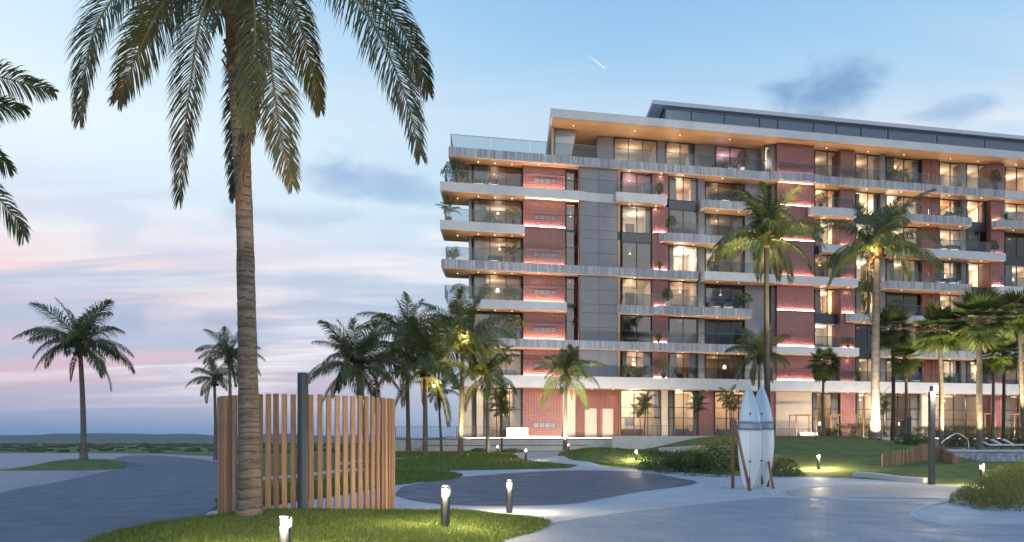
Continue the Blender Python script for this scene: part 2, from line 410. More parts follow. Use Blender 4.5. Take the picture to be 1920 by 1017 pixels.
M['stem'] = mat('plant_stem', (.09, .065, .04), .8)
M['pot_dark'] = mat('dark_pot', (.045, .045, .05), .5)
M['pot_white'] = mat('white_pot', (.6, .6, .6), .4)
M['pot_terra'] = mat('red_pot', (.28, .09, .07), .6)
M['soil'] = mat('soil', (.05, .035, .025), .95)
M['towel'] = mat('white_canvas', (.72, .70, .68), .8, (.64, .62, .61), 4)

def water_mat():
    m = mat('lagoon_water', (.17, .22, .285), .4, (.125, .17, .23), .5, spec=.15)
    t = m.node_tree; b = t.nodes['Principled BSDF']
    co = t.nodes.new('ShaderNodeTexCoord'); mp = t.nodes.new('ShaderNodeMapping'); mp.inputs['Scale'].default_value = (.6, 2.2, 1)
    n = t.nodes.new('ShaderNodeTexNoise'); n.inputs['Scale'].default_value = 1.6; n.inputs['Detail'].default_value = 5
    bp = t.nodes.new('ShaderNodeBump'); bp.inputs['Strength'].default_value = .8; bp.inputs['Distance'].default_value = .25
    t.links.new(co.outputs['Object'], mp.inputs[0]); t.links.new(mp.outputs[0], n.inputs['Vector']); t.links.new(n.outputs[0], bp.inputs['Height']); t.links.new(bp.outputs[0], b.inputs['Normal'])
    return m
M['water'] = water_mat()

# ------------------------------------------------------------------ terrain
def hill(x, y):
    z = .85 * sm(28, 61, y) * sm(-16, -8, x - (y - 40) * -.15)
    pool = sm(23.2, 26.2, x) * sm(34, 37, y) * (1 - sm(50, 54, y) * (1 - sm(25, 28, x)))
    z += (1.2 * sm(33, 46, y) * sm(9, 17, x)) * (1 - .75 * pool)
    z += .70 * math.exp(-((x - 21.5) / 5.0) ** 2 - ((y - 32.6) / 2.0) ** 2) * sm(13, 17, x)
    z += .5 * math.exp(-((x - 5.5) / 3.5) ** 2 - ((y - 44) / 3.5) ** 2)
    z += .55 * math.exp(-((x + 25.9) / 2.6) ** 4 - ((y - 45.5) / 2.6) ** 2)
    z *= 1 - sm(90, 130, y)
    return z
def G(px, py):
    y = 5.0; prev = y
    while y < 900:
        p = P(px, py, y)
        if p.z <= hill(p.x, y):
            for _ in range(24):
                mid = (prev + y) / 2; p = P(px, py, mid)
                if p.z <= hill(p.x, mid): y = mid
                else: prev = mid
            p = P(px, py, y); return Vector((p.x, p.y, hill(p.x, p.y)))
        prev = y; y += .1 if y < 80 else 2.0
    p = P(px, max(py, 830), 900); return Vector((p.x, p.y, 0))
def smooth_loop(pts, sub=6, closed=True):
    n = len(pts); out = []
    for i in range(n if closed else n - 1):
        g = lambda k: Vector(pts[k % n]) if closed else Vector(pts[min(max(k, 0), n - 1)])
        p0, p1, p2, p3 = g(i - 1), g(i), g(i + 1), g(i + 2)
        for j in range(sub):
            t = j / sub
            out.append(.5 * ((2 * p1) + (p2 - p0) * t + (2 * p0 - 5 * p1 + 4 * p2 - p3) * t * t + (3 * p1 - p0 - 3 * p2 + p3) * t ** 3))
    if not closed: out.append(Vector(pts[-1]))
    return out
def inside(poly, x, y):
    x1, y1 = poly[:, 0], poly[:, 1]; x2, y2 = np.roll(x1, -1), np.roll(y1, -1)
    x, y = np.asarray(x)[:, None], np.asarray(y)[:, None]
    with np.errstate(divide='ignore', invalid='ignore'):
        c = ((y1 > y) != (y2 > y)) & (x < (x2 - x1) * (y - y1) / (y2 - y1) + x1)
    return c.sum(1) % 2 == 1
def edge_dist(poly, x, y):
    a = poly; b = np.roll(poly, -1, 0); d = b - a; L = (d ** 2).sum(1) + 1e-12
    out = np.empty(len(x))
    for s in range(0, len(x), 4000):
        p = np.stack([x[s:s + 4000], y[s:s + 4000]], 1)[:, None, :]
        t = np.clip(((p - a) * d).sum(2) / L, 0, 1)[..., None]
        out[s:s + 4000] = np.sqrt((((a + t * d) - p) ** 2).sum(2)).min(1)
    return out
LOOPS = {}
def sheet(name, mt, loop, off, step=.6, dome=0.0, dome_w=1.5, skirt=0.0, world=False, sub=6, label=None, flat=False):
    """a draped sheet: outline given by points on the ground seen in the photograph, or by world x, y"""
    pts = [Vector((p[0], p[1])) if world else G(*p).to_2d() for p in loop]
    pts = smooth_loop(pts, sub) if sub > 1 else pts
    poly = np.array([(p.x, p.y) for p in pts]); LOOPS[name] = poly
    (x0, y0), (x1, y1) = poly.min(0), poly.max(0)
    gx, gy = np.meshgrid(np.arange(x0 + step / 2, x1, step), np.arange(y0 + step / 2, y1, step))
    gx, gy = gx.ravel(), gy.ravel()
    ok = inside(poly, gx, gy); gx, gy = gx[ok], gy[ok]
    if len(gx):
        ok = edge_dist(poly, gx, gy) > step * .35; gx, gy = gx[ok], gy[ok]
    vv = [Vector((a, b)) for a, b in poly] + [Vector((a, b)) for a, b in zip(gx, gy)]
    n = len(poly)
    V, E, Fc, *_ = delaunay_2d_cdt(vv, [(i, (i + 1) % n) for i in range(n)], [list(range(n))], 1, 1e-5)
    xs = np.array([v.x for v in V]); ys = np.array([v.y for v in V])
    dd = edge_dist(poly, xs, ys) if dome else None
    verts = [(v.x, v.y, (0 if flat else hill(v.x, v.y)) + off + (dome * sm(0, dome_w, dd[i]) * (.9 + .25 * mnoise.noise((v.x * .35, v.y * .35, 3))) if dome else 0)) for i, v in enumerate(V)]
    fs = []
    for f in Fc:
        a, b, c = (V[f[0]], V[f[1]], V[f[2]])
        fs.append(tuple(f) if (b - a).cross(c - a) > 0 else tuple(reversed(f)))
    mb = MB(); mb.add(verts, fs)
    if skirt:
        for i in range(n):
            a, b = poly[i], poly[(i + 1) % n]; za, zb = hill(*a) + off, hill(*b) + off
            mb.add([(a[0], a[1], za - skirt), (b[0], b[1], zb - skirt), (b[0], b[1], zb), (a[0], a[1], za)], [(0, 1, 2, 3), (3, 2, 1, 0)][:1])
    c = poly.mean(0)
    o = mb.place(name, mt, (c[0], c[1], 0), smooth=bool(dome))
    return tag(o, label, kind='structure')
def axis(pieces):
    out = []
    for a, b, s in pieces:
        k = max(1, round((b - a) / s)); out += [a + (b - a) * i / k for i in range(k)]
    return out + [pieces[-1][1]]
xs = axis([(-9000, -1000, 2000), (-1000, -100, 150), (-100, -36, 8), (-36, 40, .6), (40, 100, 6), (100, 1000, 150), (1000, 9000, 2000)])
ys = axis([(-300, 5, 40), (5, 64, .6), (64, 135, 4), (135, 1000, 80), (1000, 9000, 1000)])
mb = MB()
mb.v = [(x, y, hill(x, y) - .012) for y in ys for x in xs]
nx = len(xs)
for j in range(len(ys) - 1):
    for i in range(nx - 1):
        mb.f.append((j * nx + i, j * nx + i + 1, (j + 1) * nx + i + 1, (j + 1) * nx + i)); mb.m.append(0)
tag(mb.build('ground', M['ground'], smooth=True), kind='structure')

# far hills beyond the lagoon
def ridge(name, dist, a0, a1, hmax, seed, n=90):
    mb = MB(); vs = []; depth = dist * .25
    for i in range(n + 1):
        a = R(a0 + (a1 - a0) * i / n)
        e = hmax * (.35 + .65 * max(0, mnoise.fractal((i * .085 + seed, seed, 0), 1, 2, 5) + .45)) * math.sin(math.pi * (i + .5) / (n + 1)) ** .5
        for d, h in ((dist, -5), (dist + depth * .5, e), (dist + depth, -5)):
            vs.append((math.sin(a) * d, math.cos(a) * d, h))
    fs = []
    for i in range(n):
        for k in range(2):
            b = i * 3 + k; fs.append((b, b + 3, b + 4, b + 1))
    mb.add(vs, fs)
    return tag(mb.build(name, M['hill'], smooth=True), kind='structure')
ridge('hills', 5200, -60, 8, 62, 3.3)
ridge('hills', 7000, -70, 20, 98, 8.1)

# low scrub on the far shore
mb = MB(); rg = random.Random(4)
for i in range(700):
    y = rg.uniform(105, 420); x = rg.uniform(-.75, .05) * y; r = rg.uniform(.5, 1.6) * (y / 200) ** .5; h = r * rg.uniform(.25, .5); b = len(mb.v); k = 7
    mb.v += [(x + r * math.cos(q * .9) * rg.uniform(.7, 1.2), y + r * math.sin(q * .9) * .7, 0 if j == 0 else h * .7 * rg.uniform(.6, 1.1)) for j in range(2) for q in range(k)] + [(x, y, h)]
    for q in range(k): mb.f += [(b + q, b + (q + 1) % k, b + k + (q + 1) % k, b + k + q), (b + k + q, b + k + (q + 1) % k, b + 2 * k)]; mb.m += [0, 0]
tag(mb.build('scrub', M['scrub']), 'low dark scrub on the far shore of the lagoon', 'scrub', None, 'stuff')
# the lagoon, the shore road and the paved forecourt, from the far left to the right
sheet('water', M['water'], [(-1100, 930), (-400, 868), (-200, 852), (60, 850), (250, 851), (420, 857), (460, 868), (330, 880), (150, 920), (0, 955), (-300, 985), (-900, 985)], .004, 2.5, flat=True)
sheet('shore_road', M['shore_road'], [(-260, 1300), (-200, 1010), (0, 926), (110, 905), (205, 884), (236, 868), (215, 860), (260, 854), (330, 857), (400, 866), (470, 885), (430, 930), (330, 1010), (160, 1300)], .03, 1.0, skirt=.06)
sheet('pavement', M['concrete'], [(340, 1015), (360, 968), (420, 957), (540, 945), (700, 900), (860, 881), (1080, 875), (1010, 866), (955, 856), (985, 848), (1045, 847), (1062, 854), (1110, 868), (1240, 884),
       (1380, 893), (1500, 895), (1600, 898), (1740, 908), (1960, 930), (2500, 960), (2700, 1100), (2600, 1500), (960, 1500), (500, 1300)], .012, .7)
sheet('asphalt_circle', M['asphalt'], [(738, 926), (762, 911), (850, 897), (990, 886), (1120, 883), (1225, 889), (1300, 902), (1292, 911), (1210, 922), (1130, 936), (1070, 946), (950, 950), (850, 948), (775, 940)], .020, .7)
sheet('forecourt_road', M['forecourt'], [(930, 1500), (930, 1020), (985, 988), (1070, 974), (1250, 953), (1440, 935), (1560, 938), (1700, 941), (1790, 940), (1740, 950), (1712, 964), (1735, 978), (1830, 984), (2100, 990), (2600, 1040), (2600, 1500)], .022, .6)
def strip(name, line, w, mt, off, h=0.0, closed=False, world=False):
    pts = [Vector((p[0], p[1])) if world else G(*p).to_2d() for p in line]
    pts = smooth_loop(pts, 6, closed)
    mb = MB(); k = len(pts); vs = []
    for i, p in enumerate(pts):
        a = pts[(i - 1) % k] if closed else pts[max(i - 1, 0)]; b = pts[(i + 1) % k] if closed else pts[min(i + 1, k - 1)]
        t = (b - a).normalized(); nrm = Vector((-t.y, t.x)) * w / 2
        for q in (p + nrm, p - nrm):
            z = hill(q.x, q.y); vs += [(q.x, q.y, z + off + h), (q.x, q.y, z - .02)]
    fs = []
    for i in range(k if closed else k - 1):
        a = i * 4; b = ((i + 1) % k) * 4
        fs += [(a, b, b + 2, a + 2), (a + 1, b + 1, b, a), (a + 2, b + 2, b + 3, a + 3)]
    if not closed: fs += [(0, 2, 3, 1), (len(vs) - 4, len(vs) - 3, len(vs) - 1, len(vs) - 2)]
    mb.add(vs, fs)
    return tag(mb.place(name, mt, (pts[0].x, pts[0].y, 0)), kind='structure')
strip('paving_band', [(985, 988), (1070, 973), (1250, 951), (1440, 932), (1560, 936), (1700, 940), (1790, 939)], .55, M['kerb'], .030)
strip('paving_band', [(1560, 913), (1480, 916), (1445, 923), (1470, 931), (1560, 934), (1680, 930)], .42, M['kerb'], .034)
strip('paving_band', [(1790, 940), (1740, 950), (1712, 964), (1735, 978), (1800, 983)], .12, M['kerb'], .032)
strip('kerb', [(738, 926), (762, 911), (850, 897), (990, 886), (1120, 883), (1225, 889), (1300, 902)], .14, M['kerb'], .03)
sheet('warm_lit_paving', M['warm_lit_paving'], [(1480, 921), (1600, 911), (1740, 909), (1900, 920), (2060, 938), (1900, 952), (1800, 938), (1600, 935), (1500, 932)], .026, .6)
# lawns that lie on the paving
sheet('lawn', M['grass'], [(405, 945), (480, 925), (560, 908), (680, 893), (820, 887), (862, 891), (850, 899), (740, 911), (640, 930), (540, 942)], .03, .5, .06, .6); LAWN1 = LOOPS['lawn']
sheet('lawn', M['grass'], [(690, 858), (740, 852), (900, 850), (960, 853), (975, 862), (1010, 868), (1062, 873), (1068, 878), (1000, 880), (860, 883), (760, 884), (660, 878)], .03, .6, .10, 1.0); LAWN2 = LOOPS['lawn']
sheet('lawn', M['grass'], [(1050, 851), (1100, 843), (1180, 845), (1300, 850), (1330, 862), (1280, 878), (1200, 876), (1110, 867), (1062, 858)], .03, .6, .16, 1.6); LAWN3 = LOOPS['lawn']
front_loop = [(150, 1040), (220, 1000), (300, 985), (400, 972), (520, 966), (700, 965), (880, 966), (985, 972), (1027, 982), (1005, 998), (930, 1022), (880, 1080), (600, 1200), (300, 1160)]
sheet('lawn', M['grass'], front_loop, .03, .22, .17, 1.3)
strip('path', [(420, 905), (560, 893), (700, 880), (900, 880)], .8, M['concrete'], .05)
strip('path', [(640, 872), (720, 866), (790, 861)], .5, M['concrete'], .14)
def ground_front(x, y):
    poly = LOOPS['lawn']
    d = float(edge_dist(poly, np.array([x]), np.array([y]))[0])
    return hill(x, y) + .03 + (.17 * sm(0, 1.3, d) * (.9 + .25 * mnoise.noise((x * .35, y * .35, 3))) if inside(poly, [x], [y])[0] else -.02)

def blades(name, poly, n, hgt, wid, zf, seed, mt, label):
    rng = np.random.default_rng(seed)
    (x0, y0), (x1, y1) = poly.min(0), poly.max(0)
    xs = rng.uniform(x0 - .1, x1 + .1, n * 3); ys = rng.uniform(y0 - .1, y1 + .1, n * 3)
    ok = (inside(poly, xs, ys) | (edge_dist(poly, xs, ys) < .09 * rng.random(len(xs)))) & (ys > 7.5); xs, ys = xs[ok][:n], ys[ok][:n]; n = len(xs)
    z = zf(xs, ys)
    tuft = np.array([mnoise.noise((x * 1.3, y * 1.3, seed)) for x, y in zip(xs, ys)])
    a = rng.uniform(0, 2 * np.pi, n); h = hgt * rng.uniform(.45, 1.25, n) * (1 + .7 * np.clip(tuft, -.6, 1)) * np.where(rng.random(n) < .03, 1.8, 1); w = wid * rng.uniform(.7, 1.3, n)
    lx, ly = rng.normal(0, .45, n) * h, rng.normal(0, .45, n) * h
    V = np.empty((n, 5, 3))
    dx, dy = np.cos(a) * w / 2, np.sin(a) * w / 2
    V[:, 0] = np.stack([xs - dx, ys - dy, z - .01], 1); V[:, 1] = np.stack([xs + dx, ys + dy, z - .01], 1)
    V[:, 2] = np.stack([xs + dx * .8 + lx * .4, ys + dy * .8 + ly * .4, z + h * .6], 1); V[:, 3] = np.stack([xs - dx * .8 + lx * .4, ys - dy * .8 + ly * .4, z + h * .6], 1)
    V[:, 4] = np.stack([xs + lx, ys + ly, z + h], 1)
    me = bpy.data.meshes.new(name); b = np.arange(n)[:, None] * 5
    lp = np.concatenate([b + [0, 1, 2, 3], b + [3, 2, 4]], 1).ravel()
    me.vertices.add(n * 5); me.vertices.foreach_set('co', V.ravel())
    me.loops.add(n * 7); me.loops.foreach_set('vertex_index', lp.astype(np.int32))
    me.polygons.add(n * 2); st = (np.arange(n)[:, None] * 7 + [0, 4]).ravel()
    me.polygons.foreach_set('loop_start', st.astype(np.int32))
    me.materials.append(mt); me.update(calc_edges=True); me.validate()
    return tag(inst(name, me), label, 'grass', None, 'stuff')
def zf_front(xs, ys):
    d = edge_dist(LOOPS['lawn'], xs, ys)
    return np.array([hill(x, y) + .03 + .17 * sm(0, 1.3, q) * (.9 + .25 * mnoise.noise((x * .35, y * .35, 3))) for x, y, q in zip(xs, ys, d)])
blades('grass_blades', LOOPS['lawn'], 90000, .055, .009, zf_front, 1, M['blade'], 'short green grass of the front lawn around the ringed palm')
for q, (lw, dm, dw, nb, lab) in enumerate(((LAWN1, .06, .6, 14000, 'grass of the narrow lawn just right of the wooden screen'), (LAWN2, .10, 1.0, 22000, 'grass of the lawn under the coconut palms'), (LAWN3, .16, 1.6, 14000, 'grass of the lawn between the pale path and the shrub bed'))):
    def zq(xs, ys, lw=lw, dm=dm, dw=dw):
        d = edge_dist(lw, xs, ys); return np.array([hill(x, y) + .03 + dm * sm(0, dw, e) * (.9 + .25 * mnoise.noise((x * .35, y * .35, 3))) for x, y, e in zip(xs, ys, d)])
    blades('grass_blades', lw, nb, .09, .025, zq, 10 + q, M['blade'], lab)
hp = np.array([G(*p).to_2d()[:] for p in [(1380, 888), (1450, 862), (1440, 838), (1560, 824), (1700, 824), (1720, 850), (1900, 880), (1900, 905), (1740, 902), (1600, 893), (1480, 890)]])
blades('grass_blades', hp, 50000, .10, .028, lambda xs, ys: np.array([hill(x, y) for x, y in zip(xs, ys)]), 2, M['blade'], 'mown green grass on the rounded mound behind the surfboards')

# ------------------------------------------------------------------ the apartment building
YA, T = 65.42, .2047                      # the front line: Y = YA + T * X, d metres behind it
def XF(px, d=0.0):
    a = (px - CX) / F; return a * (YA + d) / (1 - T * a)
def BY(x, d): return YA + T * x + d
def ZF(px, py, d=0.0):
    x = XF(px, d); return EYE + (HY - py) * BY(x, d) / F
ZL = [1.94, 7.38, 10.63, 13.97, 17.30, 20.65, 23.97, 27.0, 30.7]
TH = .78
building = empty('apartment_building', (XF(1400), BY(XF(1400), 6), 0), 'seven storey apartment building of pink tile, grey panels and white balcony bands', 'building')
def sb(mb, x0, x1, d0, d1, z0, z1, mi=0):
    p = [(x, BY(x, d), z) for z in (z0, z1) for x, d in ((x0, d0), (x1, d0), (x1, d1), (x0, d1))]
    return mb.hexa(p, mi)
def part(name, mt, boxes, parent=building, **k):
    mb = MB()
    for b in boxes: sb(mb, *b)
    return mb.build(name, mt, parent, **k)
def ceil(k): return ZL[k + 1] - (1.03 if k == 0 else .70 if k == 7 else TH)
XL, XR = XF(884, 1.6), XF(2010)

# floor plates and the closed back of the building
for k in range(1, 8):
    part('floor_plate', M['grey_wall'], [(XL + .05, XR, 2.2, 9, ZL[k] - TH + .06, ZL[k] - .02)])
part('roof_deck', M['grey_wall'], [(XF(1100, 2), XR, 2.2, 9.4, 30.1, 30.6)])
part('rear_wall', M['grey_wall'], [(XL, XR, 9.0, 9.3, 1.94, 27), (XF(1100, 2), XR, 9.0, 9.3, 27, 30.1)])
part('end_wall', M['grey_wall'], [(XL - .25, XL, 1.75, 9.3, 1.94, 26.2)])
part('end_wall', M['grey_wall'], [(XR, XR + .3, 1.0, 9.3, 1.94, 30.1)])

# ---- rooms behind the glass
def area_light(name, loc, parent, w, col, size=.4, kind='POINT', rot=None, spot=None, blend=.5, sy=None):
    l = bpy.data.lights.new(name, kind); l.energy = w; l.color = col
    if kind == 'AREA':
        l.size = size
        if sy: l.shape = 'RECTANGLE'; l.size_y = sy
    else: l.shadow_soft_size = size
    if kind == 'SPOT': l.spot_size = R(spot or 90); l.spot_blend = blend
    o = bpy.data.objects.new(name, l); COL.objects.link(o); o.parent = parent
    o.location = Vector(loc) - origin(parent)
    if rot: o.rotation_euler = rot
    return o
WARM, AMBER, PINKL, COOL = (1, .80, .57), (1, .68, .42), (1, .55, .72), (1, .88, .72)
rng = random.Random(11)
def room(x0, x1, d, z0, z1, power, col=WARM, depth=4.2, curt=None, furn=True):
    mb = MB(); a, b = x0 + .02, x1 - .02; d0, d1 = d + .14, d + depth; z0 += .01; z1 -= .01
    q = lambda x, dd, z: (x, BY(x, dd), z)
    mb.add([q(a, d1, z0), q(b, d1, z0), q(b, d1, z1), q(a, d1, z1)], [(0, 1, 2, 3)], 0)
    mb.add([q(a, d0, z0), q(a, d1, z0), q(a, d1, z1), q(a, d0, z1)], [(0, 1, 2, 3)], 0)
    mb.add([q(b, d1, z0), q(b, d0, z0), q(b, d0, z1), q(b, d1, z1)], [(0, 1, 2, 3)], 0)
    mb.add([q(a, d0, z1), q(a, d1, z1), q(b, d1, z1), q(b, d0, z1)], [(0, 1, 2, 3)], 1)
    mb.add([q(a, d0, z0), q(b, d0, z0), q(b, d1, z0), q(a, d1, z0)], [(0, 1, 2, 3)], 2)
    r = mb.build('room', [M['room_wall'], M['room_ceiling'], M['room_floor']], building)
    if power > 0:
        xm = a + (b - a) * rng.uniform(.35, .65)
        lb = MB()
        if rng.random() < .75: sb(lb, xm - .07, xm + .07, d + 2.0, d + 2.14, z1 - .04, z1 - .02)
        else: lb.lathe([(.012, .4), (.012, 0), (.09, -.02), (.14, -.16), (.13, -.17)], 10, (xm, BY(xm, d + 2.2), z1 - .42))
        lamp = lb.build('ceiling_lamp', M['bulb_soft'], r)
        area_light('room_light', (xm, BY(xm, d + 2.4), z1 - .8), lamp, power * (4 if x0 < XF(1420) and z0 > 7 else 8 if z0 > 7 else 6), col, .3)
    c = curt if curt is not None else rng.choice((0, 0, 1, 2, 3))
    w = b - a
    for side in ((c & 1) and (a + .03, a + w * rng.uniform(.14, .30)), (c & 2) and (b - w * rng.uniform(.14, .30), b - .03)):
        if not side: continue
        cb = MB(); n = 22; vs = []
        for i in range(n + 1):
            x = side[0] + (side[1] - side[0]) * i / n
            dd = d + .26 + .05 * math.sin(i * 1.9)
            vs += [q(x, dd, z0 + .02), q(x, dd, z1 - .05)]
        cb.add(vs, [(2 * i, 2 * i + 2, 2 * i + 3, 2 * i + 1) for i in range(n)])
        cb.build('curtain', M['curtain'], r, smooth=True)
    if furn and w > 1.4:
        fb = MB(); f = rng.random(); xs = a + w * rng.uniform(.05, .3); xe = b - w * rng.uniform(.05, .3)
        if f < .35:      # sofa
            sb(fb, xs, xe, d + 1.6, d + 2.5, z0, z0 + .42); sb(fb, xs, xe, d + 2.5, d + 2.7, z0, z0 + .85)
            sb(fb, xs - .16, xs, d + 1.6, d + 2.7, z0, z0 + .62); sb(fb, xe, xe + .16, d + 1.6, d + 2.7, z0, z0 + .62)
            fb.build('sofa', M['cushion'], r)
        elif f < .6:     # sideboard with a picture above
            sb(fb, xs, xe, d1 - .5, d1 - .02, z0 + .12, z0 + .85)
            for lx in (xs + .08, xe - .16): sb(fb, lx, lx + .08, d1 - .45, d1 - .1, z0, z0 + .12)
            fb.build('sideboard', M['furniture'], r)
            pb = MB(); sb(pb, (xs + xe) / 2 - .5, (xs + xe) / 2 + .5, d1 - .06, d1 - .02, z0 + 1.2, z0 + 1.95); pb.build('picture', M['cushion'], r)
        elif f < .85:    # door opening to a darker hall
            xm = (xs + xe) / 2
            sb(fb, xm - .45, xm + .45, d1 - .05, d1 - .01, z0, z0 + 2.1); fb.build('inner_door', M['furniture'], r)
        else:
            xm = (xs + xe) / 2
            fb.lathe([(.2, 0), (.2, .02), (.02, .05), (.02, 1.3)], 8, q(xm, d + 1.4, z0)); st = fb.build('floor_lamp', M['furniture'], r)
            sh = MB(); sh.lathe([(.2, 1.25), (.13, 1.6)], 10, q(xm, d + 1.4, z0)); sh.build('lamp_shade', M['bulb_soft'], r)
    return r
def window(px0, px1, d, z0, z1, n=2, rows=(), power=14, col=WARM, gl='glass', curt=None, depth=4.2, fr=.07, widths=None, furn=True, parent=building):
    x0, x1 = XF(px0, d), XF(px1, d)
    fb = MB(); e = .004
    cuts = [0] + [i / n for i in range(1, n)] + [1] if widths is None else widths
    n = len(cuts) - 1
    xs = [x0 + (x1 - x0) * c for c in cuts]
    for i, x in enumerate(xs):
        w = fr if 0 < i < n else fr * 1.3
        a = x if i == 0 else x - w if i == n else x - w / 2
        sb(fb, a, a + w, d - .03, d + .08, z0 + e, z1 - e)
    for z, t in [(z0 + e, fr * 1.2), (z1 - e - fr * 1.2, fr * 1.2)] + [(z0 + (z1 - z0) * q - fr / 2, fr * .8) for q in rows]:
        for i in range(n): sb(fb, xs[i] + fr * .5, xs[i + 1] - fr * .5, d - .022, d + .07, z, z + t)
    wdw = MB(); wdw.v, wdw.f, wdw.m = fb.v, fb.f, fb.m
    o = wdw.build('window', M['frame'], parent)
    zr = [z0 + .05] + [z0 + (z1 - z0) * q for q in rows] + [z1 - .05]
    for i in range(n):
        for j in range(len(zr) - 1):
            pb = MB(); t = rng.uniform(-.006, .006)
            a, b = xs[i] + .02, xs[i + 1] - .02
            pb.add([(a, BY(a, d + .02 + t), zr[j]), (b, BY(b, d + .02 - t), zr[j]), (b, BY(b, d + .02 - t), zr[j + 1]), (a, BY(a, d + .02 + t), zr[j + 1])], [(0, 1, 2, 3)])
            pb.build('pane', M[gl], o)
    room(x0, x1, d, z0, z1, power, col, depth, curt, furn)
    return o
# ---- cladding
def tiled(px0, px1, d, z0, z1, slots=False, tw=.25, tz=.155):
    x0, x1 = XF(px0, d), XF(px1, d)
    w = part('tile_wall', M['grout'], [(x0, x1, d + .03, d + 2.0, z0, z1)])
    mb = MB(); nx = max(1, round((x1 - x0) / tw)); nz = max(1, round((z1 - z0) / tz))
    dx, dz = (x1 - x0) / nx, (z1 - z0) / nz; g = .014
    for i in range(nx):
        for j in range(nz):
            a, b, c, e = x0 + i * dx + g, x0 + (i + 1) * dx - g, z0 + j * dz + g, z0 + (j + 1) * dz - g
            o = d + rng.uniform(-.008, .008)
            mb.add([(a, BY(a, o), c), (b, BY(b, o), c), (b, BY(b, o), e), (a, BY(a, o), e), (a, BY(a, d + .04), c), (b, BY(b, d + .04), c), (b, BY(b, d + .04), e), (a, BY(a, d + .04), e)],
                   [(0, 1, 2, 3), (0, 4, 5, 1), (1, 5, 6, 2), (2, 6, 7, 3), (3, 7, 4, 0)])
    tag(mb.build('tiles', M['tile'], w), kind='stuff')
    return w
def led(px0, px1, d, z, key='led_pink', out=.12, h=.05, parent=building):
    x0, x1 = XF(px0, d) + .03, XF(px1, d) - .03
    mb = MB(); sb(mb, x0, x1, d - out, d - out + .05, z, z + h)
    s = mb.build('led_strip', M[key], parent)
    mb = MB(); sb(mb, x0 - .02, x1 + .02, d - out - .04, d - out - .006, z - .03, z + h * .35); sb(mb, x0 - .02, x1 + .02, d - out - .006, d + .02, z - .03, z - .004)
    mb.build('channel', M['tile'], s)
    return s
def slot(px0, px1, d, z, h=.34):
    x0, x1 = XF(px0, d), XF(px1, d)
    mb = MB(); sb(mb, x0 - .02, x1 + .02, d - .03, d + .02, z - .04, z + h + .04)
    s = mb.build('vent', M['grout'], building)
    n = 4
    for i in range(n):
        vb = MB(); w = (x1 - x0) / n
        sb(vb, x0 + i * w + .03, x0 + (i + 1) * w - .03, d - .045, d - .025, z, z + h); vb.build('louvre', M['grey_panel'], s)
def ledge(px0, px1, d, z):
    mb = MB(); sb(mb, XF(px0, d), XF(px1, d), d - .07, d + .01, z, z + .07); mb.build('ledge', M['tile'], building)

# ---- slabs, balconies and their soffits
def slab(level, key, front, flut=False, th=None, back=2.4, left_back=None, soff=True, top=None, wash=11.0):
    z1 = ZL[level] if top is None else top; z0 = z1 - (th or TH)
    pts = [(XF(px, d), d) for px, d in front]
    mb = MB(); n = len(pts); vs = []
    for x, d in pts: vs += [(x, BY(x, d), z0), (x, BY(x, d), z1)]
    for x, d in pts: vs += [(x, BY(x, back), z0), (x, BY(x, back), z1)]
    fs = []
    for i in range(n - 1):
        a, b, c, e = 2 * i, 2 * i + 2, 2 * n + 2 * i, 2 * n + 2 * i + 2
        fs += [(a, b, b + 1, a + 1), (a + 1, b + 1, e + 1, c + 1), (a, c, e, b), (c, c + 1, e + 1, e)]
    fs += [(0, 1, 2 * n + 1, 2 * n), (2 * n - 2, 4 * n - 2, 4 * n - 1, 2 * n - 1)]
    mb.add(vs, fs)
    s = mb.build('balcony_slab', M[key], building)
    if soff:
        sm_ = MB(); g = .16; vs = []
        for i, (x, d) in enumerate(pts):
            xx = x + (g if i == 0 else -g if i == n - 1 else 0)
            vs += [(xx, BY(xx, d + g), z0 - .012), (xx, BY(xx, back), z0 - .012)]
        sm_.add(vs, [(2 * i, 2 * i + 1, 2 * i + 3, 2 * i + 2) for i in range(n - 1)])
        sm_.build('soffit', M['soffit'], s)
    if flut:
        fb = MB()
        segs = [((pts[0][0], min(back, pts[0][1] + 3.5)), pts[0])] + list(zip(pts[:-1], pts[1:])) + [(pts[-1], (pts[-1][0], pts[-1][1] + 1.6))]
        for (xa, da), (xb, db) in segs:
            A = Vector((xa, BY(xa, da))); B = Vector((xb, BY(xb, db))); Ld = (B - A).length
            if Ld < .1: continue
            t = (B - A) / Ld; nrm = Vector((t.y, -t.x)); u = 0
            while u < Ld - .05:
                w = min(rng.choice((.16, .2, .24, .3)), Ld - u)
                dep = rng.uniform(.05, .10); pr = []
                for q in range(5):
                    s_ = u + .01 + (w - .02) * q / 4; o = dep * math.sin(math.pi * (q + .35) / 4.7)
                    p = A + t * s_ + nrm * o; pr.append(p)
                zb = z0 + .03 + rng.uniform(0, .03)
                vs = [(p.x, p.y, zb) for p in pr] + [(p.x, p.y, z1 - .015) for p in pr]
                fb.add(vs, [(i, i + 1, i + 6, i + 5) for i in range(4)] + [(4, 3, 2, 1, 0), (5, 6, 7, 8, 9)])
                u += w
        tag(fb.build('flutes', M['travertine'], s), kind='stuff')
    if wash:        # added unseen strip on the balcony floor, put in to warm the soffit above
        xa, xb = pts[0][0] + .3, pts[-1][0] - .3; dm = .55; L_ = xb - xa
        wb = MB(); sb(wb, xa, xb, dm - .04, dm + .04, z1 + .002, z1 + .03); f_ = wb.build('added_floor_washer', M['steel'], s)
        xm = (xa + xb) / 2
        area_light('washer_light', (xm, BY(xm, dm), z1 + .04), f_, wash * L_, (1, .72, .48), L_ * 1.02, 'AREA', (R(180), 0, math.atan(T)), sy=.08)
    return s
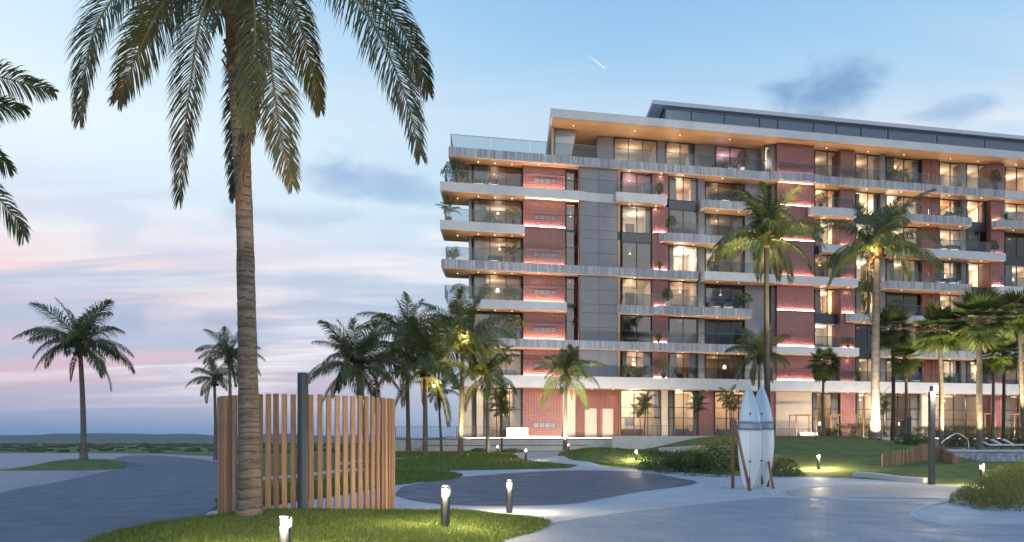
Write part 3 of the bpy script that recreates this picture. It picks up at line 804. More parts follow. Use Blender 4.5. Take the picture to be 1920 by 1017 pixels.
def downlight(px, level, d=.9, power=9.0, top=None, th=None, col=WARM):
    x = XF(px, d); z = (ZL[level] if top is None else top) - (th or TH) - .03
    mb = MB(); mb.lathe([(.036, 0), (.036, .025)], 10, (x, BY(x, d), z - .01))
    o = mb.build('downlight', M['downlight'], building)
    area_light('downlight_beam', (x, BY(x, d), z - .06), o, power * 4, col, .05, 'SPOT', (0, 0, 0), 135, .9)
def balustrade(pxs, level, d, h=1.05, left=None, right=None, top=None):
    z = (ZL[level] if top is None else top) + .01; xs = [XF(p, d) for p in pxs]
    rb = MB()
    x0, x1 = xs[0], xs[-1]
    sb(rb, x0, x1, d - .02, d + .02, z + h, z + h + .035)
    sides = [(x0, left)] if left else []
    if right: sides.append((x1, right))
    for x, dd in sides: sb(rb, x - .02, x + .02, d + .03, dd, z + h, z + h + .035)
    r = rb.build('balustrade', M['steel'], building)
    for a, b in zip(xs[:-1], xs[1:]):
        pb = MB(); sb(pb, a + .012, b - .012, d - .008, d + .008, z, z + h); pb.build('glass_panel', M['rail_glass'], r)
    for x, dd in sides:
        pb = MB(); sb(pb, x - .008, x + .008, d + .03, dd, z, z + h); pb.build('glass_panel', M['rail_glass'], r)

# white and fluted bands, level by level from the top
slab(7, 'white', [(842, 0), (1100, 0), (1300, 0), (1444, 0), (1460, -.4), (1528, -.4), (1545, -.1), (1883, -.1)], True, back=8.9)
slab(7, 'white', [(1884, -.15), (2010, -.15)])
slab(6, 'white', [(825, 0), (960, 0), (1088, 0), (1094, .06), (1102, .22), (1114, .30), (1157, .31)], back=3.8)
slab(6, 'white', [(1155, -.45), (1251, -.45)], back=1.2)
slab(6, 'white', [(1316, .25), (1322, -.1), (1412, -.1)], True, back=1.9)
slab(6, 'white', [(1521, -.35), (1606, -.35)], back=1.8)
slab(6, 'white', [(1655, .2), (1668, -.15), (1818, -.15), (1822, .1)], True, back=1.9)
slab(6, 'white', [(1866, .1), (1872, -.2), (2010, -.2)], True, back=1.9)
slab(5, 'white', [(825, 0), (984, 0)], back=3.8)
slab(5, 'white', [(1238, .2), (1246, -.25), (1408, -.25)], True, back=1.9)
slab(5, 'white', [(1541, .5), (1588, .35), (1612, -.1), (1886, -.1)], back=1.9)
slab(4, 'white', [(829, 0), (960, 0), (1200, 0), (1309, 0)], True, back=3.8)
slab(4, 'white', [(1317, .15), (1322, -.3), (1609, -.3)], back=1.9)
slab(4, 'white', [(1659, .15), (1668, -.15), (1821, -.15)], True, back=1.9)
slab(4, 'white', [(1865, .1), (1872, -.2), (2010, -.2)], back=1.9)
slab(3, 'white', [(840, 0), (1063, 0)], back=3.8)
slab(3, 'white', [(1158, .1), (1222, .1), (1240, -.25), (1410, -.25)], True, back=1.9)
slab(3, 'white', [(1591, .1), (1598, -.2), (1650, -.2)], True, back=1.9)
slab(3, 'white', [(1659, .1), (1668, -.15), (1757, -.15)], True, back=1.9)
slab(2, 'white', [(845, 0), (960, 0), (1200, 0), (1416, 0)], True, back=3.8)
slab(2, 'white', [(1456, -.2), (1611, -.2)], back=1.9)
slab(2, 'white', [(1660, .05), (1668, -.15), (2010, -.15)], True, back=1.9)
slab(1, 'white', [(842, -.35), (1000, -.35), (1500, -.35), (2010, -.35)], th=1.03, back=3.8)
# roof over the top floor
slab(8, 'white', [(1033, -.7), (1500, -.7), (2010, -.7)], th=.64, back=9.5, wash=0)
part('roof_upstand', M['white'], [(XF(1033, -.7), XF(2010), -.55, 9.5, 30.7, 30.86)])
part('cove_light', M['led_warm'], [(XF(985), XF(1085), .35, .42, ZL[6] - TH - .035, ZL[6] - TH - .014)])
part('cove_light', M['led_warm'], [(XF(1463, -.2), XF(1526, -.2), .1, .16, ZL[7] - TH - .035, ZL[7] - TH - .014)])

# pink tiled piers with their light strips
SLAB_AT = {'B': {1, 2, 3, 4, 6, 7}, 'F': {1, 2, 3, 4, 6, 7}, 'K': {1, 2, 4, 7}, 'M': {1, 2, 4, 6, 7}, 'R': {1, 2, 5, 7}}
PIERS = {'B': (981, 1060, .9, range(1, 7)), 'F': (1223, 1253, .5, range(1, 7)), 'K': (1457, 1526, .45, range(1, 8)), 'M': (1576, 1603, .6, range(1, 8)), 'R': (1858, 1883, .6, range(1, 8)), 'Z': (1951, 2010, .6, range(1, 8))}
for nm, (a, b, d, st) in PIERS.items():
    for k in st:
        up = k + 1 in SLAB_AT.get(nm, set()) or k == 7
        tiled(a, b, d, ZL[k], (ceil(k) if up else ZL[k + 1]) - .005)
        if nm in 'BFK' or (nm == 'M' and k in (2, 3, 4)) or (nm == 'R' and k in (4, 5, 6)) or (nm == 'F'):
            inset = 0 if nm in 'BK' else 3
            led(a + inset, b - inset, d, ZL[k] + (.05 if k in SLAB_AT.get(nm, ()) else .12), 'led_pink')
        if nm == 'B':
            ledge(a, b, d, ZL[k] + 1.42)
            slot(1001, 1043, d, ZL[k] + .82)
# dark stair glazing beside the first pier and its bronze jamb
for k in range(1, 7):
    window(1061, 1084, 1.05, ZL[k], ZL[k + 1] - .02 if k + 1 in (5, 3) else ceil(k), 1, (.55,), 3 if k in (5, 6) else 1.0, AMBER, 'glass_dark_unlit', 0, furn=False)
part('jamb', M['fluted_wood'], [(XF(1084.5, .6), XF(1086.5, .6), .3, 1.6, ZL[1], ZL[7] - TH)])
# grey panel wall: every panel its own sheet
part('panel_backing', M['frame'], [(XF(1087, .4), XF(1163, .4), .44, 2.2, ZL[1], ZL[7] - TH)])
for k in range(1, 7):
    zc = [ZL[k], ZL[k] + 1.25, ZL[k + 1] - TH, ZL[k + 1]]
    for z0, z1 in zip(zc[:-1], zc[1:]):
        for a, b in ((1087, 1123), (1123, 1157.5)):
            part('cladding_panel', M['grey_panel'], [(XF(a, .36) + .012, XF(b, .36) - .012, .36, .435, z0 + .012, z1 - .012)])
    part('jamb', M['soffit'], [(XF(1158, .3), XF(1163, .3), .32, 1.0, ZL[k], ceil(k))])

def spandrel(a, b, d, k):
    part('spandrel', M['dark_panel'], [(XF(a, d), XF(b, d), d - .02, d + .5, ceil(k - 1), ZL[k])])
# window bays: power per storey from 1 up
def bay(a, b, d, n, powers, cols=None, rows=(), st=1, curt=None, nospan=(), gl=None):
    for i, p in enumerate(powers):
        k = st + i
        c = (cols or {}).get(k, rng.choice((WARM, WARM, COOL, AMBER)))
        window(a, b, d, ZL[k], ceil(k), n, rows, p, c, 'glass_dark_unlit' if p < 2 else (gl or 'glass'), curt)  # unlit rooms get their gloom from the dark pane tint
        spandrel(a, b, d, k)
bay(888, 979, 1.6, 3, (22, .6, 17, 13, 16, 12), {1: COOL, 6: AMBER}, curt=1)
bay(1166, 1222, .7, 2, (30, 0, 24, .6, 26, 20), {6: PINKL}, rows=())
bay(1254, 1308, .9, 2, (14, .5, 22, 60, 0, 34), {4: COOL, 6: WARM})
bay(1322, 1396, 1.5, 3, (6, 0, .5, 16, 8, 10), {6: AMBER, 1: AMBER})
bay(1433, 1446, 1.3, 1, (8, 12, .5, 8, .5, .5, 40), curt=0)
bay(1527, 1575, 1.3, 2, (13, 20, 28, 5, 32, 26, 7), {7: AMBER})
bay(1604, 1650, 1.3, 2, (9, .8, 24, 26, 32, 60, 10), {7: AMBER})
bay(1661, 1728, 1.5, 2, (9, 10, .5, 16, 20, 30, 9), {7: AMBER})
bay(1761, 1802, 1.5, 2, (16, 22, 20, 22, 24, 38, 16), {7: AMBER})
bay(1812, 1857, 1.3, 2, (24, 24, 30, 34, .6, 48, 22))
bay(1884, 1950, 1.3, 3, (14, 18, .6, 24, .8, 34, 18), {7: AMBER})
# plain wall pieces between the bays
for a, b, d, st in ((1309, 1321, .95, 6), (1397, 1432, 1.25, 6), (1447, 1456, .9, 7), (1651, 1660, 1.0, 7), (1803, 1811, 1.15, 7)):
    part('wall', M['grey_wall'] if a != 1397 else M['grey_panel'], [(XF(a, d), XF(b, d), d, d + 1.5, ZL[1], ZL[st + 1] - TH + .05)])
for k in range(1, 8):                     # red timber fins between the right-hand bays
    x0, x1 = XF(1729, 1.2), XF(1760, 1.2); w = part('fin_backing', M['grout'], [(x0, x1, 1.25, 2.4, ZL[k], ceil(k))])
    mb = MB(); n = 9
    for i in range(n):
        a = x0 + (x1 - x0) * i / n; sb(mb, a + .03, a + (x1 - x0) / n - .06, 1.06 if i > 4 else 1.14, 1.26, ZL[k] + .01, ceil(k) - .01)
    tag(mb.build('fins', M['fluted_wood'], w), kind='stuff')
# top floor, left part
D7 = 2.3
for a, b, n, p, c in ((1151, 1232, 3, 24, AMBER), (1248, 1302, 2, 20, AMBER), (1341, 1396, 2, 18, PINKL)):
    window(a, b, D7, ZL[7], ceil(7), n, (), p, c)
for a, b in ((1120, 1150), (1233, 1247), (1303, 1340), (1397, 1432)):
    part('wall', M['grey_wall'], [(XF(a, D7), XF(b, D7), D7, D7 + .8, ZL[7], ceil(7))])
part('wall', M['soffit'], [(XF(1075, 6), XF(1119, 6), 6.0, 6.3, ZL[7], ceil(7))])
# leaning glass screen under the roof's left end
sx0, sx1 = XF(1040, 1.4), XF(1080, 1.4)
mb = MB(); z0, z1 = ZL[7] + .03, ceil(7) - .25
mb.hexa([(sx0, BY(sx0, 1.4), z0), (sx1 - .5, BY(sx1, 1.4), z0), (sx1 - .5, BY(sx1, 1.46), z0), (sx0, BY(sx0, 1.46), z0), (sx0 + .1, BY(sx0, 1.4), z1), (sx1, BY(sx1, 1.4), z1), (sx1, BY(sx1, 1.46), z1), (sx0 + .1, BY(sx0, 1.46), z1)])
mb.build('wind_screen', M['ribbed_glass'], building)
part('parapet_box', M['white'], [(XF(952, 2.6), XF(1030, 2.6), 2.6, 4.2, ZL[7], ZL[7] + .95)])
part('column', M['soffit'], [(XF(1034, 1.2), XF(1038, 1.2), 1.2, 1.5, ZL[7], ceil(7))])
# penthouse with ribbed glass screens, set back on the roof
PD = 4.2; pz0, pz1 = 30.87, 33.95
part('penthouse_roof', M['white'], [(XF(1224, 3.75), XF(2010, 3.75), 3.75, 9.4, pz1 + .20, pz1 + .58)])
part('penthouse_beam', M['steel'], [(XF(1245, 4.1), XF(2010, 4.1), 4.1, 8.8, pz1 + .002, pz1 + .195)])
cuts = [1247, 1296, 1358, 1424, 1458, 1525, 1568, 1614, 1665, 1757, 1846, 1935, 2010]
part('penthouse_back', M['grey_wall'], [(XF(1250, 8), XF(2010, 8), 8.0, 8.4, pz0, pz1)])
for a, b in zip(cuts[:-1], cuts[1:]):
    x0, x1 = XF(a, PD), XF(b, PD)
    s = part('screen_panel', M['ribbed_glass'], [(x0 + .06, x1 - .06, PD, PD + .03, pz0, pz1)])
    mb = MB(); n = max(2, int((x1 - x0) / .17))
    for i in range(n): q = x0 + .08 + (x1 - x0 - .18) * i / n; sb(mb, q, q + .05, PD - .035, PD - .002, pz0, pz1)
    tag(mb.build('ribs', M['ribbed_glass'], s), kind='stuff')
    part('post', M['frame'], [(x0 - .055, x0 + .055, PD - .05, PD + .08, pz0, pz1)])
x0 = XF(1247, PD)
part('screen_panel', M['ribbed_glass'], [(x0 - .02, x0 + .02, PD + .1, 7.8, pz0, pz1)])

# glass balustrades
def steps(a, b, n): return [a + (b - a) * i / n for i in range(n + 1)]
balustrade(steps(845, 1440, 8), 7, .12, 1.25 if False else 1.1, left=3.6)
balustrade(steps(1462, 1880, 6), 7, .1, 1.05)
for k, r in ((6, 979), (5, 979), (4, 1060), (3, 980), (2, 980)):
    balustrade(steps(834 if k != 4 else 836, r, 3 if r < 1000 else 4), k, .14, 1.05, left=3.5)
balustrade(steps(1163, 1245, 2), 6, -.25, 1.0)
balustrade(steps(1326, 1405, 2), 6, .1, 1.0); balustrade(steps(1254, 1403, 3), 5, 0, 1.0); balustrade(steps(1326, 1450, 3), 4, 0, 1.0)
balustrade(steps(1165, 1405, 4), 3, .15, 1.0); balustrade(steps(1165, 1410, 4), 2, .15, 1.0); balustrade(steps(1165, 1430, 4), 1, 0, 1.0)
balustrade(steps(1527, 1600, 2), 6, -.15, 1.0); balustrade(steps(1527, 1604, 2), 4, -.1, 1.0); balustrade(steps(1530, 1605, 2), 2, 0, 1.0); balustrade(steps(1530, 1880, 6), 1, 0, 1.0)
for k, a, b in ((6, 1668, 1815), (5, 1616, 1880), (4, 1668, 1815), (3, 1668, 1750), (2, 1668, 1950)): balustrade(steps(a, b, 4), k, .1, 1.0)
for k in (6, 4, 2): balustrade(steps(1875, 1960, 1), k, .25, 1.0)

# downlights under the bands
for k in (7, 6, 5, 4, 3):
    for px in (858, 897, 928, 960): downlight(px, k, .9 if px > 870 else 1.8, 11)
for k, pxs in ((7, (1010, 1180, 1240, 1280, 1355, 1500, 1545, 1625, 1690, 1780, 1840)), (6, (1180, 1230, 1345, 1385, 1545, 1590, 1690, 1740, 1800, 1900)), (5, (1265, 1300, 1345, 1385, 1625, 1690, 1780, 1840)),
               (4, (1010, 1190, 1280, 1345, 1385, 1540, 1590, 1690, 1780, 1900)), (3, (1195, 1280, 1345, 1385, 1620, 1700)), (2, (930, 1195, 1280, 1345, 1385, 1540, 1590, 1690, 1780, 1840, 1905)),
               (1, (900, 945, 1020, 1070, 1110, 1150, 1200, 1280, 1325, 1385, 1550, 1590, 1630, 1690, 1740, 1790, 1840, 1890))):
    for px in pxs: downlight(px, k, .35, 7 if k > 1 else 16, th=1.03 if k == 1 else None)
for px in (1075, 1190, 1275, 1368, 1492, 1550, 1627, 1695, 1782, 1834, 1905): downlight(px, 8, .7, 13, th=.64, col=AMBER)

# ---- ground floor
GD = 1.0; gz0, gz1 = ZL[0], ceil(0)
def gwall(a, b, key, d=GD, name='wall'): return part(name, M[key], [(XF(a, d), XF(b, d), d, d + 1.2, gz0, gz1)])
gwall(860, 884, 'beige'); gwall(885, 893, 'frame', 1.4, 'dark_fin'); gwall(893.5, 906, 'beige')
def gwin(a, b, n, p, col=WARM, rows=(.42, .64), gl='glass', curt=None, widths=None): return window(a, b, GD + .1, gz0, gz1, n, rows, p, col, gl, curt, 4.5, .075, widths)
gwin(907, 979, 3, 40, WARM, (.57,), curt=3)
tiled(980, 1054, GD - .1, gz0, gz1); slot(1000, 1042, GD - .1, gz0 + .9, .4); led(982, 1052, GD - .1, gz0 + .06, 'led_warm')
gwall(1055, 1079, 'beige')
x0, x1 = XF(1080, GD), XF(1160, GD); w = part('fin_wall', M['fluted_wood'], [(x0, x1, GD + .12, GD + 1.2, gz0, gz1)])
for i in range(22):
    a = x0 + (x1 - x0) * i / 22
    if not (4.2 <= i <= 10 or 13 <= i <= 18.5): z = gz0
    else: z = gz0 + 2.7
    part('timber_fin', M['fluted_wood'], [(a + .03, a + .1, GD - .02, GD + .118, z, gz1)], w)
for a, b in ((1096, 1119), (1130, 1151)):
    dr = part('door', M['door'], [(XF(a, GD), XF(b, GD), GD + .06, GD + .117, gz0, gz0 + 2.65)], w)
gwall(1160.5, 1162.5, 'fluted_wood', .85)
gwin(1163, 1240, 3, 75); gwall(1240.5, 1252.5, 'beige', .7)
gwin(1253, 1310, 2, 60, widths=[0, .18, .5, 1]); tiled(1310.5, 1338, GD - .1, gz0, gz1)
gwin(1339, 1430, 4, 45, AMBER); tiled(1431, 1454, GD - .1, gz0, gz1); gwall(1455, 1522, 'beige', .7)
gwin(1523, 1575, 3, 22, AMBER); tiled(1576, 1604, GD - .1, gz0, gz1)
gwin(1605, 1656, 3, 50, widths=[0, .3, .65, 1]); gwall(1656.5, 1660, 'beige', .8)
gwin(1661, 1728, 3, 7, AMBER); gwall(1728.5, 1740, 'beige', .7)
gwin(1741, 1857, 5, 60); tiled(1858, 1882, GD - .1, gz0, gz1); gwin(1883, 1960, 3, 14, AMBER); gwall(1960.5, 2010, 'beige')
# a line of ground washers before the podium lights the lower bands
WD = -3.8
xa, xb = XF(885, WD), XF(1990, WD)
wb = MB(); sb(wb, xa, xb, WD - .06, WD + .06, .6, 1.86); fx = wb.build('facade_washer', M['podium'], building)
for i in range(4):
    q0, q1 = xa + (xb - xa) * i / 4, xa + (xb - xa) * (i + 1) / 4; xm = (q0 + q1) / 2
    area_light('washer_light', (xm, BY(xm, WD), 1.88), fx, 1050, (1, .84, .66), (q1 - q0), 'AREA', (R(180 - 45), 0, math.atan(T)), sy=.1)
# podium and the white terrace walls in front
part('podium', M['podium'], [(XF(842), XR + 1, -3.0, 9.5, .2, ZL[0])], building)

def terrace(name, px0, px1, d, z0, z1, th, label, key='podium', cop=True):
    x0, x1 = XF(px0, d), XF(px1, d)
    e = empty(name, (x0, BY(x0, d), z0), label, 'wall')
    n = max(1, round((x1 - x0) / 2.4))
    for i in range(n):
        a, b = x0 + (x1 - x0) * i / n, x0 + (x1 - x0) * (i + 1) / n
        part('stone_slab', M[key], [(a + .004, b - .004, d + rng.uniform(0, .008), d + th, z0, z1)], e)
    if cop: part('coping', M['coping'], [(x0, x1, d - .03, d + th + .03, z1 + .002, z1 + .05)], e)
    return e
terrace('terrace_wall', 700, 1150, -4.2, .2, 1.75, 1.1, 'long low white terrace wall with dark coping below the palms')
terrace('terrace_wall', 790, 1100, -5.6, .2, 1.25, 1.2, 'lower white terrace step in front of the long terrace wall')
terrace('garden_wall', 1148, 1345, -7.2, .2, 2.05, .5, 'pale stone garden wall left of the surfboards', cop=False)
terrace('garden_wall', 1346, 1700, -6.0, .2, 2.0, .5, 'long pale stone garden wall behind the surfboards and mound', cop=False)
terrace('planter_box', 950, 990, -2.95, 1.94, 2.75, .4, 'white planter box standing on the podium beside the pink wall', cop=False)
# low concrete retaining walls by the shrub bed
for lab, pts, w, h in (('grey concrete retaining edge beside the shrub bed', [(1238, 852), (1290, 850), (1365, 852)], .3, .42), ('grey concrete kerb wall at the foot of the low lawn mound', [(1602, 893), (1640, 896), (1690, 902), (1735, 905)], .3, .16)):
    o = strip('retaining_wall', pts, w, M['podium'], .02, h); del o['kind']; tag(o, lab, 'wall')
def railing(px0, px1, d, z, h, label, gap=.14):
    x0, x1 = XF(px0, d), XF(px1, d); e = empty('railing', (x0, BY(x0, d), z), label, 'railing')
    part('top_rail', M['steel'], [(x0, x1, d - .02, d + .02, z + h - .03, z + h)], e)
    mb = MB(); x = x0
    while x < x1: sb(mb, x, x + .02, d - .01, d + .01, z, z + h - .031); x += gap
    tag(mb.build('pickets', M['steel'], e), kind='stuff')
    x = x0
    while x <= x1 + .01: part('post', M['steel'], [(x - .03, x + .03, d - .031, d + .031, z, z + h + .02)], e); x += (x1 - x0) / max(1, round((x1 - x0) / 2.6))
railing(742, 968, -3.9, 1.80, 1.0, 'dark picket railing on the terrace wall behind the coconut palms')
railing(1175, 1345, -7.0, 2.05, .85, 'thin picket railing on the pale garden wall left of the surfboards')
railing(1452, 1530, -5.8, 2.0, .7, 'short picket railing right of the surfboards below the beige wall')

# ------------------------------------------------------------------ palms
DOWN = Vector((0, 0, -1))
def frond(name, pts, nleaf, lmax, width, mats, seed, droop=.5, r0=.035, wave=.12, asym=1.0, segs=26, stiff=1.0, twist=0.0, face=None):
    """one pinnate leaf along pts: a tapering stem and two rows of bending leaflets"""
    rg = random.Random(seed)
    k = len(pts) - 1
    cur = smooth_loop([Vector(p) for p in pts], max(2, segs // k), False)
    n = len(cur); mb = MB()
    mb.tube(cur, [r0 * (1 - .85 * i / (n - 1)) for i in range(n)], 4, True, 0)
    up0 = Vector((0, 0, 1)); S = None
    for i in range(nleaf):
        t = .10 + .90 * (i + rg.random() * .6) / nleaf
        if t > 1: t = 1
        f = t * (n - 1); a = min(int(f), n - 2); p = cur[a].lerp(cur[a + 1], f - a)
        tan = (cur[min(a + 2, n - 1)] - cur[max(a - 1, 0)]).normalized()
        side = tan.cross(up0)
        if side.length > .12:
            side.normalize(); S = side if S is None or S.dot(side) > 0 else -side
        if S is None: S = Vector((1, 0, 0))
        s0 = (S - tan * S.dot(tan)).normalized(); nm = s0.cross(tan)
        if nm.z < 0: nm = -nm
        if face is not None:
            s0 = tan.cross(face).normalized(); nm = s0.cross(tan)
            if nm.y > 0: nm = -nm
        if twist:
            tw = Matrix.Rotation(twist * min(1, t * 2.5), 3, tan); s0 = tw @ s0; nm = tw @ nm
        prof = (math.sin(math.pi * (.10 + .86 * t)) ** .55) * (1 - .25 * t)
        ang = R(72 - 48 * t)
        for sd in (-1, 1):
            if rg.random() < .05: continue
            l = lmax * prof * rg.uniform(.82, 1.1) * (asym if sd > 0 else 1)
            q = ang + rg.uniform(-wave, wave)
            d0 = (tan * math.cos(q) + s0 * sd * math.sin(q) + nm * (.22 + rg.uniform(-.12, .12)) * stiff).normalized()
            d1 = (d0 + DOWN * droop * rg.uniform(.6, 1.3)).normalized()
            d2 = (d1 + DOWN * droop * 1.3 * rg.uniform(.6, 1.3)).normalized()
            wv = d0.cross(nm).normalized() * width * rg.uniform(.8, 1.2) / 2
            p1 = p + d0 * l * .34; p2 = p1 + d1 * l * .36; p3 = p2 + d2 * l * .32
            mb.add([p - wv * .5, p + wv * .5, p1 + wv, p1 - wv, p2 + wv * .8, p2 - wv * .8, p3], [(0, 1, 2, 3), (3, 2, 4, 5), (5, 4, 6)], 1 if len(mats) < 3 or rg.random() > .04 + .22 * t * t * t else 2)
    return mb.mesh(name, mats)
def arc(e0, e1, bend=1.0, n=7, side=0.0):
    """stem of unit length leaving at elevation e0 and ending at e1 (degrees)"""
    pts = [Vector((0, 0, 0))]; 
    for i in range(n):
        t = (i + .5) / n; e = R(e0 + (e1 - e0) * t ** bend); az = side * t
        pts.append(pts[-1] + Vector((math.cos(e) * math.cos(az), math.cos(e) * math.sin(az), math.sin(e))) / n)
    return pts
FR = [M['rachis'], M['frond']]
COCO = []
for i, (e0, e1, dr) in enumerate(((82, 48, .18), (72, 20, .25), (60, -8, .35), (48, -30, .45), (34, -48, .5), (18, -62, .55), (0, -72, .55), (-28, -84, .5))):
    COCO.append([frond('coconut_frond', arc(e0, e1, 1.1, 7, sd), 80, .34, .0115, FR, 100 + i * 3 + j, dr * 1.9 + .1, .012, twist=(-.5, .55)[j]) for j, sd in enumerate((-.35, .3))])
DRYF = frond('dry_frond', arc(-45, -88, .8), 40, .20, .022, [M['rachis'], M['frond_dry']], 77, .6, .012)
COCO_RING = [0, 0, 1, 1, 1, 2, 2, 2, 3, 3, 3, 3, 4, 4, 4, 4, 5, 5, 5, 5, 6, 6, 6, 7, 7]
def trunk_mesh(base, top, r0, r1, bulge, rings, sides=10, lean=0.0, flare=1.6):
    pts, rad = [], []; n = max(rings, 10)
    for i in range(n * 2 + 1):
        t = i / (2 * n)
        p = Vector(base).lerp(Vector(top), t); p.x += lean * math.sin(math.pi * t) ; p.y += bulge * math.sin(math.pi * t)
        r = r0 + (r1 - r0) * t; r *= 1 + (flare - 1) * math.exp(-t * 14)
        pts.append(p); rad.append(r * (1.06 if i % 2 else .97))
    mb = MB(); mb.tube(pts, rad, sides); return mb
def coco_palm(label, cpx, cpy, bpx, bpy_, Y, L, seed, n=22, lean=0.0, r=.16, name='coconut_palm', droop_bias=0, base_z=None, dry=1, tm='trunk'):
    rg = random.Random(seed)
    base = P(bpx, bpy_, Y); top = P(cpx, cpy, Y)
    base.z = min(base.z, hill(base.x, base.y) - .08)
    e = empty(name, base, label, 'palm tree', 'coconut palms around the building')
    trunk_mesh(base, top, r, r * .72, .1, int((top - base).length / .22), 10, lean).build('trunk', M[tm], e, smooth=True)
    cb = MB(); cb.lathe([(r * .7, -.5), (r * 1.25, -.2), (r * 1.5, .05), (r * 1.1, .3), (.03, .55)], 9, top)
    for q in range(5):
        a = rg.random() * 6.28; c = top + Vector((math.cos(a) * r * 1.7, math.sin(a) * r * 1.7, -.22 - .12 * rg.random()))
        cb.lathe([(.01, -.15), (.09, -.09), (.12, 0), (.09, .09), (.01, .14)], 7, c)
    crown = cb.build('crown', M['fibre'], e, smooth=True)
    ring = [COCO_RING[int(i * len(COCO_RING) / n)] for i in range(n)]
    for i, v in enumerate(ring):
        v = min(7, max(0, v + droop_bias + rg.choice((0, 0, 0, 1, -1))))
        az = i * 2.39996 + rg.uniform(-.3, .3); s = L * rg.uniform(.85, 1.12) * (.82 if v < 1 else 1)
        inst('frond', rg.choice(COCO[v]), crown, top - base + Vector((0, 0, .12)), (rg.uniform(-.08, .08), rg.uniform(-.08, .08), az), (s, s, s))
    for i in range(dry):
        az = rg.random() * 6.28; s = L * .62
        inst('dry_frond', DRYF, crown, top - base, (0, 0, az), (s, s, s))
    return e
coco_palm('lone coconut palm on the small grass island in the lagoon', 150, 655, 157, 862, 45.6, 3.5, 1, 22, r=.17)
coco_palm('taller of the two distant palms behind the ringed trunk, left of the wooden screen', 430, 672, 432, 852, 62, 2.9, 2, 20, dry=0)
coco_palm('smaller palm left of the ringed trunk, above the left end of the wooden screen', 402, 715, 404, 853, 66, 2.4, 3, 16, dry=0)
coco_palm('dark bushy coconut palm rising behind the right half of the wooden screen', 668, 692, 690, 860, 51, 4.0, 4, 26, r=.17)
coco_palm('dark coconut palm with grey trunk just right of the wooden screen', 797, 697, 797, 853, 48, 4.0, 5, 26, r=.17)
coco_palm('tall coconut palm behind, its crown above the palm right of the screen', 762, 634, 766, 850, 55, 4.0, 6, 20)
coco_palm('coconut palm with a glowing yellow lamp in its crown, before the left balconies', 868, 652, 863, 853, 49.5, 4.1, 7, 22, r=.17)
coco_palm('short grey coconut palm right of the palm with the lamp in its crown', 912, 708, 915, 848, 52, 2.9, 8, 18, r=.13)
coco_palm('coconut palm with brightly lit trunk in front of the pink ground floor wall', 1062, 706, 1059, 842, 54, 3.0, 9, 18, r=.14)
coco_palm('tall coconut palm with shade-toned trunk directly behind the surfboards', 1437, 452, 1440, 822, 52, 4.1, 10, 24, r=.22, tm='trunk_shaded')
coco_palm('tall coconut palm with pale ringed trunk on the crest of the mound', 1645, 472, 1641, 826, 46.5, 4.2, 12, 20, r=.27, dry=1)
coco_palm('low coconut palm half hidden behind the trunk by the surfboards', 1424, 672, 1424, 815, 56, 2.7, 13, 20, r=.13)
coco_palm('slender shadowy palm between the lamp-lit palm and the dark palm', 822, 742, 828, 845, 57, 1.9, 15, 16, r=.10)

# fan palms
def fan_mesh(e0, seed, spread=115, blades_n=24, droop=.28):
    rg = random.Random(seed); mb = MB(); st = arc(e0, e0 - 30, 1, 4)
    st = [p * .55 for p in st]; mb.tube(st, [.016, .014, .012, .010, .009], 4, True, 0)
    c = st[-1]; t = (st[-1] - st[-2]).normalized(); s = t.cross(Vector((0, 0, 1))).normalized(); nm = s.cross(t)
    for i in range(blades_n):
        a = R(-spread + 2 * spread * i / (blades_n - 1) + rg.uniform(-3, 3)); l = .58 * (1 - .25 * abs(a) / R(spread)) * rg.uniform(.88, 1.1)
        d = (t * math.cos(a) + s * math.sin(a) + nm * .18).normalized(); w = d.cross(nm).normalized() * .032
        d2 = (d + DOWN * droop * rg.uniform(.5, 1.2)).normalized(); d3 = (d2 + DOWN * droop * 1.4).normalized()
        p1 = c + d * l * .5; p2 = p1 + d2 * l * .28; p3 = p2 + d3 * l * .24
        mb.add([c - w * .25, c + w * .25, p1 + w, p1 - w, p2 + w * .6, p2 - w * .6, p3], [(0, 1, 2, 3), (3, 2, 4, 5), (5, 4, 6)], 1)
    return mb.mesh('fan_leaf', [M['rachis'], M['fan']])
FANS = [[fan_mesh(e, 300 + i * 2 + j, droop=(.06, .1, .16, .24, .3, .3)[i]) for j in range(2)] for i, e in enumerate((80, 58, 35, 12, -12, -42))]
FAN_RING = [0] * 5 + [1] * 7 + [2] * 8 + [3] * 8 + [4] * 8 + [5] * 6
def fan_palm(label, cpx, cpy, bpx, bpy_, Y, rad, seed, r=.15, mt='trunk'):
    rg = random.Random(seed); base, top = P(bpx, bpy_, Y), P(cpx, cpy, Y)
    base.z = min(base.z, hill(base.x, base.y) - .08)
    e = empty('fan_palm', base, label, 'palm tree', 'fan palms in front of the right wing')
    trunk_mesh(base, top, r, r * .85, 0, int((top - base).length / .3), 9, rg.uniform(-.1, .1), 1.3).build('trunk', M[mt], e, smooth=True)
    cb = MB(); cb.lathe([(r * .85, -1.3), (r * 1.35, -.9), (r * 1.5, -.3), (r * 1.7, 0), (r, .3), (.02, .5)], 9, top)
    for q in range(16):
        a = q * 2.4; z = -1.2 + q * .075; p = top + Vector((math.cos(a) * r, math.sin(a) * r, z))
        cb.bar(p, p + Vector((math.cos(a) * .16, math.sin(a) * .16, .22)), .07, .03)
    crown = cb.build('crown', M['fibre'], e)
    for i, v in enumerate(FAN_RING):
        s = rad * rg.uniform(.85, 1.12)
        inst('fan_leaf', rg.choice(FANS[v]), crown, top - base + Vector((0, 0, .1)), (rg.uniform(-.12, .12), rg.uniform(-.12, .12), i * 2.39996 + rg.uniform(-.3, .3)), (s, s, s))
    return e
fan_palm('small fan palm with slim pale trunk before the large pink pier', 1545, 686, 1545, 815, 56, 1.35, 21, .10)
